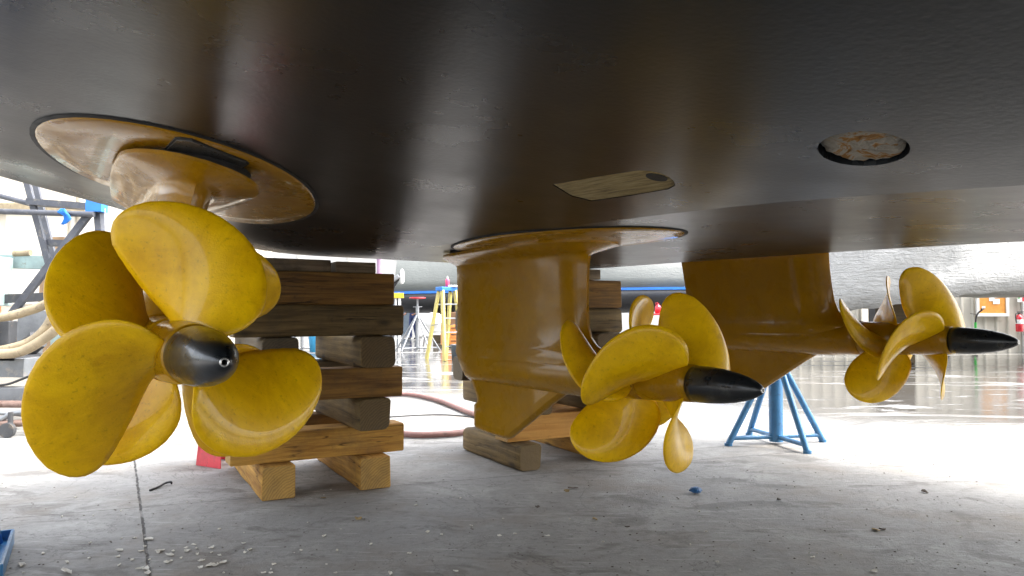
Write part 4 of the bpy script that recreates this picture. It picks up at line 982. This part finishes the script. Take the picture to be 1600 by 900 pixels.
for dx, mt, lab in ((-.12, 'ext_red', "red fuel can standing on the red topped table"), (.12, 'white', "white jug standing on the red topped table")):
    q = MB(); q.lathe([(0, .05), (.01, .09), (.18, .09), (.22, .06), (.24, .03), (.28, .03)], 'z', 16); o = q.build("can", M[mt]); o.location = (tbl.location.x - .05 + dx, 21, 1.006); tag(o, lab, "can")
    h = MB(); h.tube([(-.05, 0, .22), (-.07, 0, .29), (.0, 0, .31)], .01, 6); h.build("handle", M[mt], o)

# ------------------------------------------------------------------ right background
YW = 19.0
rw = empty("metal_building", (14.0, YW, 0), 0, "beige corrugated metal building wall behind the farthest pod", "building")
q = MB(); q.box((0, .2, 2.6), (14.0, .2, 5.2))
for i in range(47):
    x_ = -6.9 + i * .3; q.add([(x_ - .05, .1, 0), (x_ - .02, .06, 0), (x_ + .02, .06, 0), (x_ + .05, .1, 0), (x_ - .05, .1, 5.2), (x_ - .02, .06, 5.2), (x_ + .02, .06, 5.2), (x_ + .05, .1, 5.2)], [(0, 1, 5, 4), (1, 2, 6, 5), (2, 3, 7, 6)])
q.build("wall", M['metal_wall'], rw)
def wallpart(name, x0, y0, x1, y1, th, mat, parent=None, dy=0.0):
    a = at(x0, y0, YW - dy); b = at(x1, y1, YW - dy)
    q = MB(); q.box(((a.x + b.x) / 2, YW - dy - th / 2 + .05, (a.z + b.z) / 2), (abs(b.x - a.x), th, abs(a.z - b.z))); o = q.build(name, mat, None, bevel=.004)
    if parent:
        o.parent = parent; o.matrix_parent_inverse = parent.matrix_world.inverted() if False else Matrix.Translation(-Vector(parent.location))
    return o
wallpart("window", 1358, 472, 1405, 508, .04, M['black'], rw); wallpart("window_frame", 1352, 508, 1410, 516, .06, M['white'], rw); wallpart("window_frame", 1346, 470, 1357, 517, .06, M['cream'], rw)
wallpart("door", 1597, 440, 1680, 551, .08, M['white'], rw)
cb_ = empty("notice_board", (at(1549, 472, YW).x, YW, at(1549, 472, YW).z), 0, "orange cork notice board in a white frame on the metal wall", "notice board")
k_ = YW / 1155.6
q = MB(); q.box((0, -.02, 0), (42 * k_, .03, 36 * k_)); q.build("cork", M['cork'], cb_)
for (x_, z_, w_, h_) in ((0, 20 * k_, 50 * k_, 4.5 * k_), (0, -20 * k_, 50 * k_, 5 * k_), (-23 * k_, 0, 4.5 * k_, 36 * k_), (23 * k_, 0, 4.5 * k_, 36 * k_)):
    q = MB(); q.box((x_, -.03, z_), (w_, .06, h_)); q.build("frame", M['white'], cb_, bevel=.005)
for i, (x_, z_, w_, h_) in enumerate(((-1, 8, 8, 13), (6, 10, 7, 7), (6, 1, 10, 8), (-14, -8, 5, 3))):
    q = MB(); q.box((x_ * k_, -.042 - .002 * i, z_ * k_), (w_ * k_, .004, h_ * k_)); o = q.build("notice_paper", M['paper'], cb_)
ex = empty("fire_extinguisher", (at(1588, 518, YW).x, YW - .12, at(1588, 518, YW).z), 0, "red fire extinguisher hanging on the metal wall by the white door", "fire extinguisher")
q = MB(); q.lathe([(0, .03), (0, .075), (.01, .082), (.36, .082), (.41, .06), (.43, .03)], 'z', 24); q.build("cylinder", M['ext_red'], ex)
q = MB(); q.lathe([(.20, .083), (.31, .083)], 'z', 24, cap=False); q.build("label_band", M['paper'], ex)
q = MB(); q.tube([(0, 0, .43), (0, 0, .48)], .022, 12); q.box((.03, 0, .50), (.14, .03, .025)); q.box((.03, 0, .455), (.12, .025, .015)); q.build("valve", M['black'], ex)
q = MB(); q.tube(curve_pts([(-.02, 0, .47), (-.09, -.02, .46), (-.105, -.02, .36), (-.09, -.02, .22)], 6), .012, 8); q.build("hose", M['black'], ex)
sg = empty("wall_sign", (at(1596, 466, YW).x, YW - .02, at(1596, 466, YW).z), 0, "small white sign with red and green marks above the extinguisher", "sign")
q = MB(); q.box((0, 0, 0), (.24, .01, .2)); q.build("panel", M['white'], sg)
q = MB(); q.box((.03, -.008, -.0), (.05, .006, .16)); q.build("red_mark", M['ext_red'], sg)
q = MB(); q.box((-.08, -.008, .03), (.04, .006, .08)); q.build("green_mark", M['green'], sg)
# kick scooter leaning at the wall
bk = empty("kick_scooter", (at(1527, 552, YW - .6).x, YW - .5, 0), R(-20), "green kick scooter with black handlebar standing at the metal wall", "scooter")
for x_ in (.0, -.62):
    q = MB(); q.tube([(x_, -.02, .075), (x_, .02, .075)], .075, 20); q.build("wheel", M['black'], bk)
q = MB(); q.bar((-.62, 0, .09), (-.06, 0, .09), .12, .03); q.build("deck", M['black'], bk, bevel=.008)
q = MB(); q.tube([(0, 0, .08), (.02, 0, .40), (.03, 0, .78)], .03, 10); q.build("stem", M['green'], bk)
q = MB(); q.tube(curve_pts([(.03, 0, .76), (.05, 0, .92), (.10, 0, 1.02), (.18, 0, 1.09)], 6), .02, 8); q.tube([(.12, -.2, 1.11), (.26, .2, 1.12)], .02, 8); q.tube([(.05, -.08, .98), (-.10, -.1, 1.0)], .008, 6); q.build("handlebar", M['black'], bk)

# silver wrapped boat right
def silver_boat():
    t = empty("wrapped_boat", (9.9, 14.6, 0), R(6), "boat under shiny silver shrink wrap hanging low, right of the farthest pod", "boat", "wrapped boats in the yard")
    n = 70; mrow = 22; rg = []
    for i in range(n + 1):
        s = i / n; x = -4.4 + 9.6 * s
        b = 1.7 * (1 - max(0, (.28 - s) / .28) ** 2 * .75)
        low = interp(s, [(0, .92), (.06, 1.06), (.10, 1.13), (.16, 1.22), (.22, 1.33), (.3, 1.40), (.5, 1.36), (.8, 1.38), (1, 1.4)]) + .02 * math.sin(i * 1.7)
        ring = []
        for j in range(mrow + 1):
            a = math.pi * j / mrow; cs = math.cos(a); yy = -b * math.copysign(abs(cs) ** .28, cs)
            zz = low + (3.5 - low) * math.sin(a) ** 1.0
            f = .17 * mnoise.noise(Vector((x * 1.1 - zz * 1.0, yy * .5, zz * .3))) + .035 * mnoise.noise(Vector((x * 5 + zz * 4, yy, zz * 1.2)))
            f += .20 * (1 - abs(mnoise.noise(Vector((x * .75 - zz * .95 + 3, yy * .2, zz * .25))))) ** 4 * 1.0 - .1
            f *= (.25 + .6 * math.sin(a))
            ring.append(Vector((x + f * .3, yy + (-.35 if cs > 0 else .35) * (0) + f * (1.3 if cs > 0 else -1.3), zz + f * .3)))
        rg.append(ring)
    q = MB(); q.rings(rg, cap=True); q.build("shrink_wrap", M['wrap_silver'], t)
    q = MB(); hr = []
    for i in range(21):
        s = i / 20; x = -1.2 + 6.2 * s; hr.append([Vector((x, -1.3, 1.5)), Vector((x, -.6, 1.42)), Vector((x, 0, 1.39)), Vector((x, .6, 1.42)), Vector((x, 1.3, 1.5))])
    q.rings(hr, cap=True); q.build("hull", M['far_hull'], t)
    return t
silver_boat()
for x_, lab in ((7.75, "x"), (12.9, "y")):
    q = MB(); q.box((0, 0, .70), (.5, .6, 1.40)); o = q.build("support_block", M['wood_dark'], None, bevel=.02); o.location = (x_, 15.0, 0)
    tag(o, "tall dark support block under the silver wrapped boat", "block", "support blocks under the silver wrapped boat")
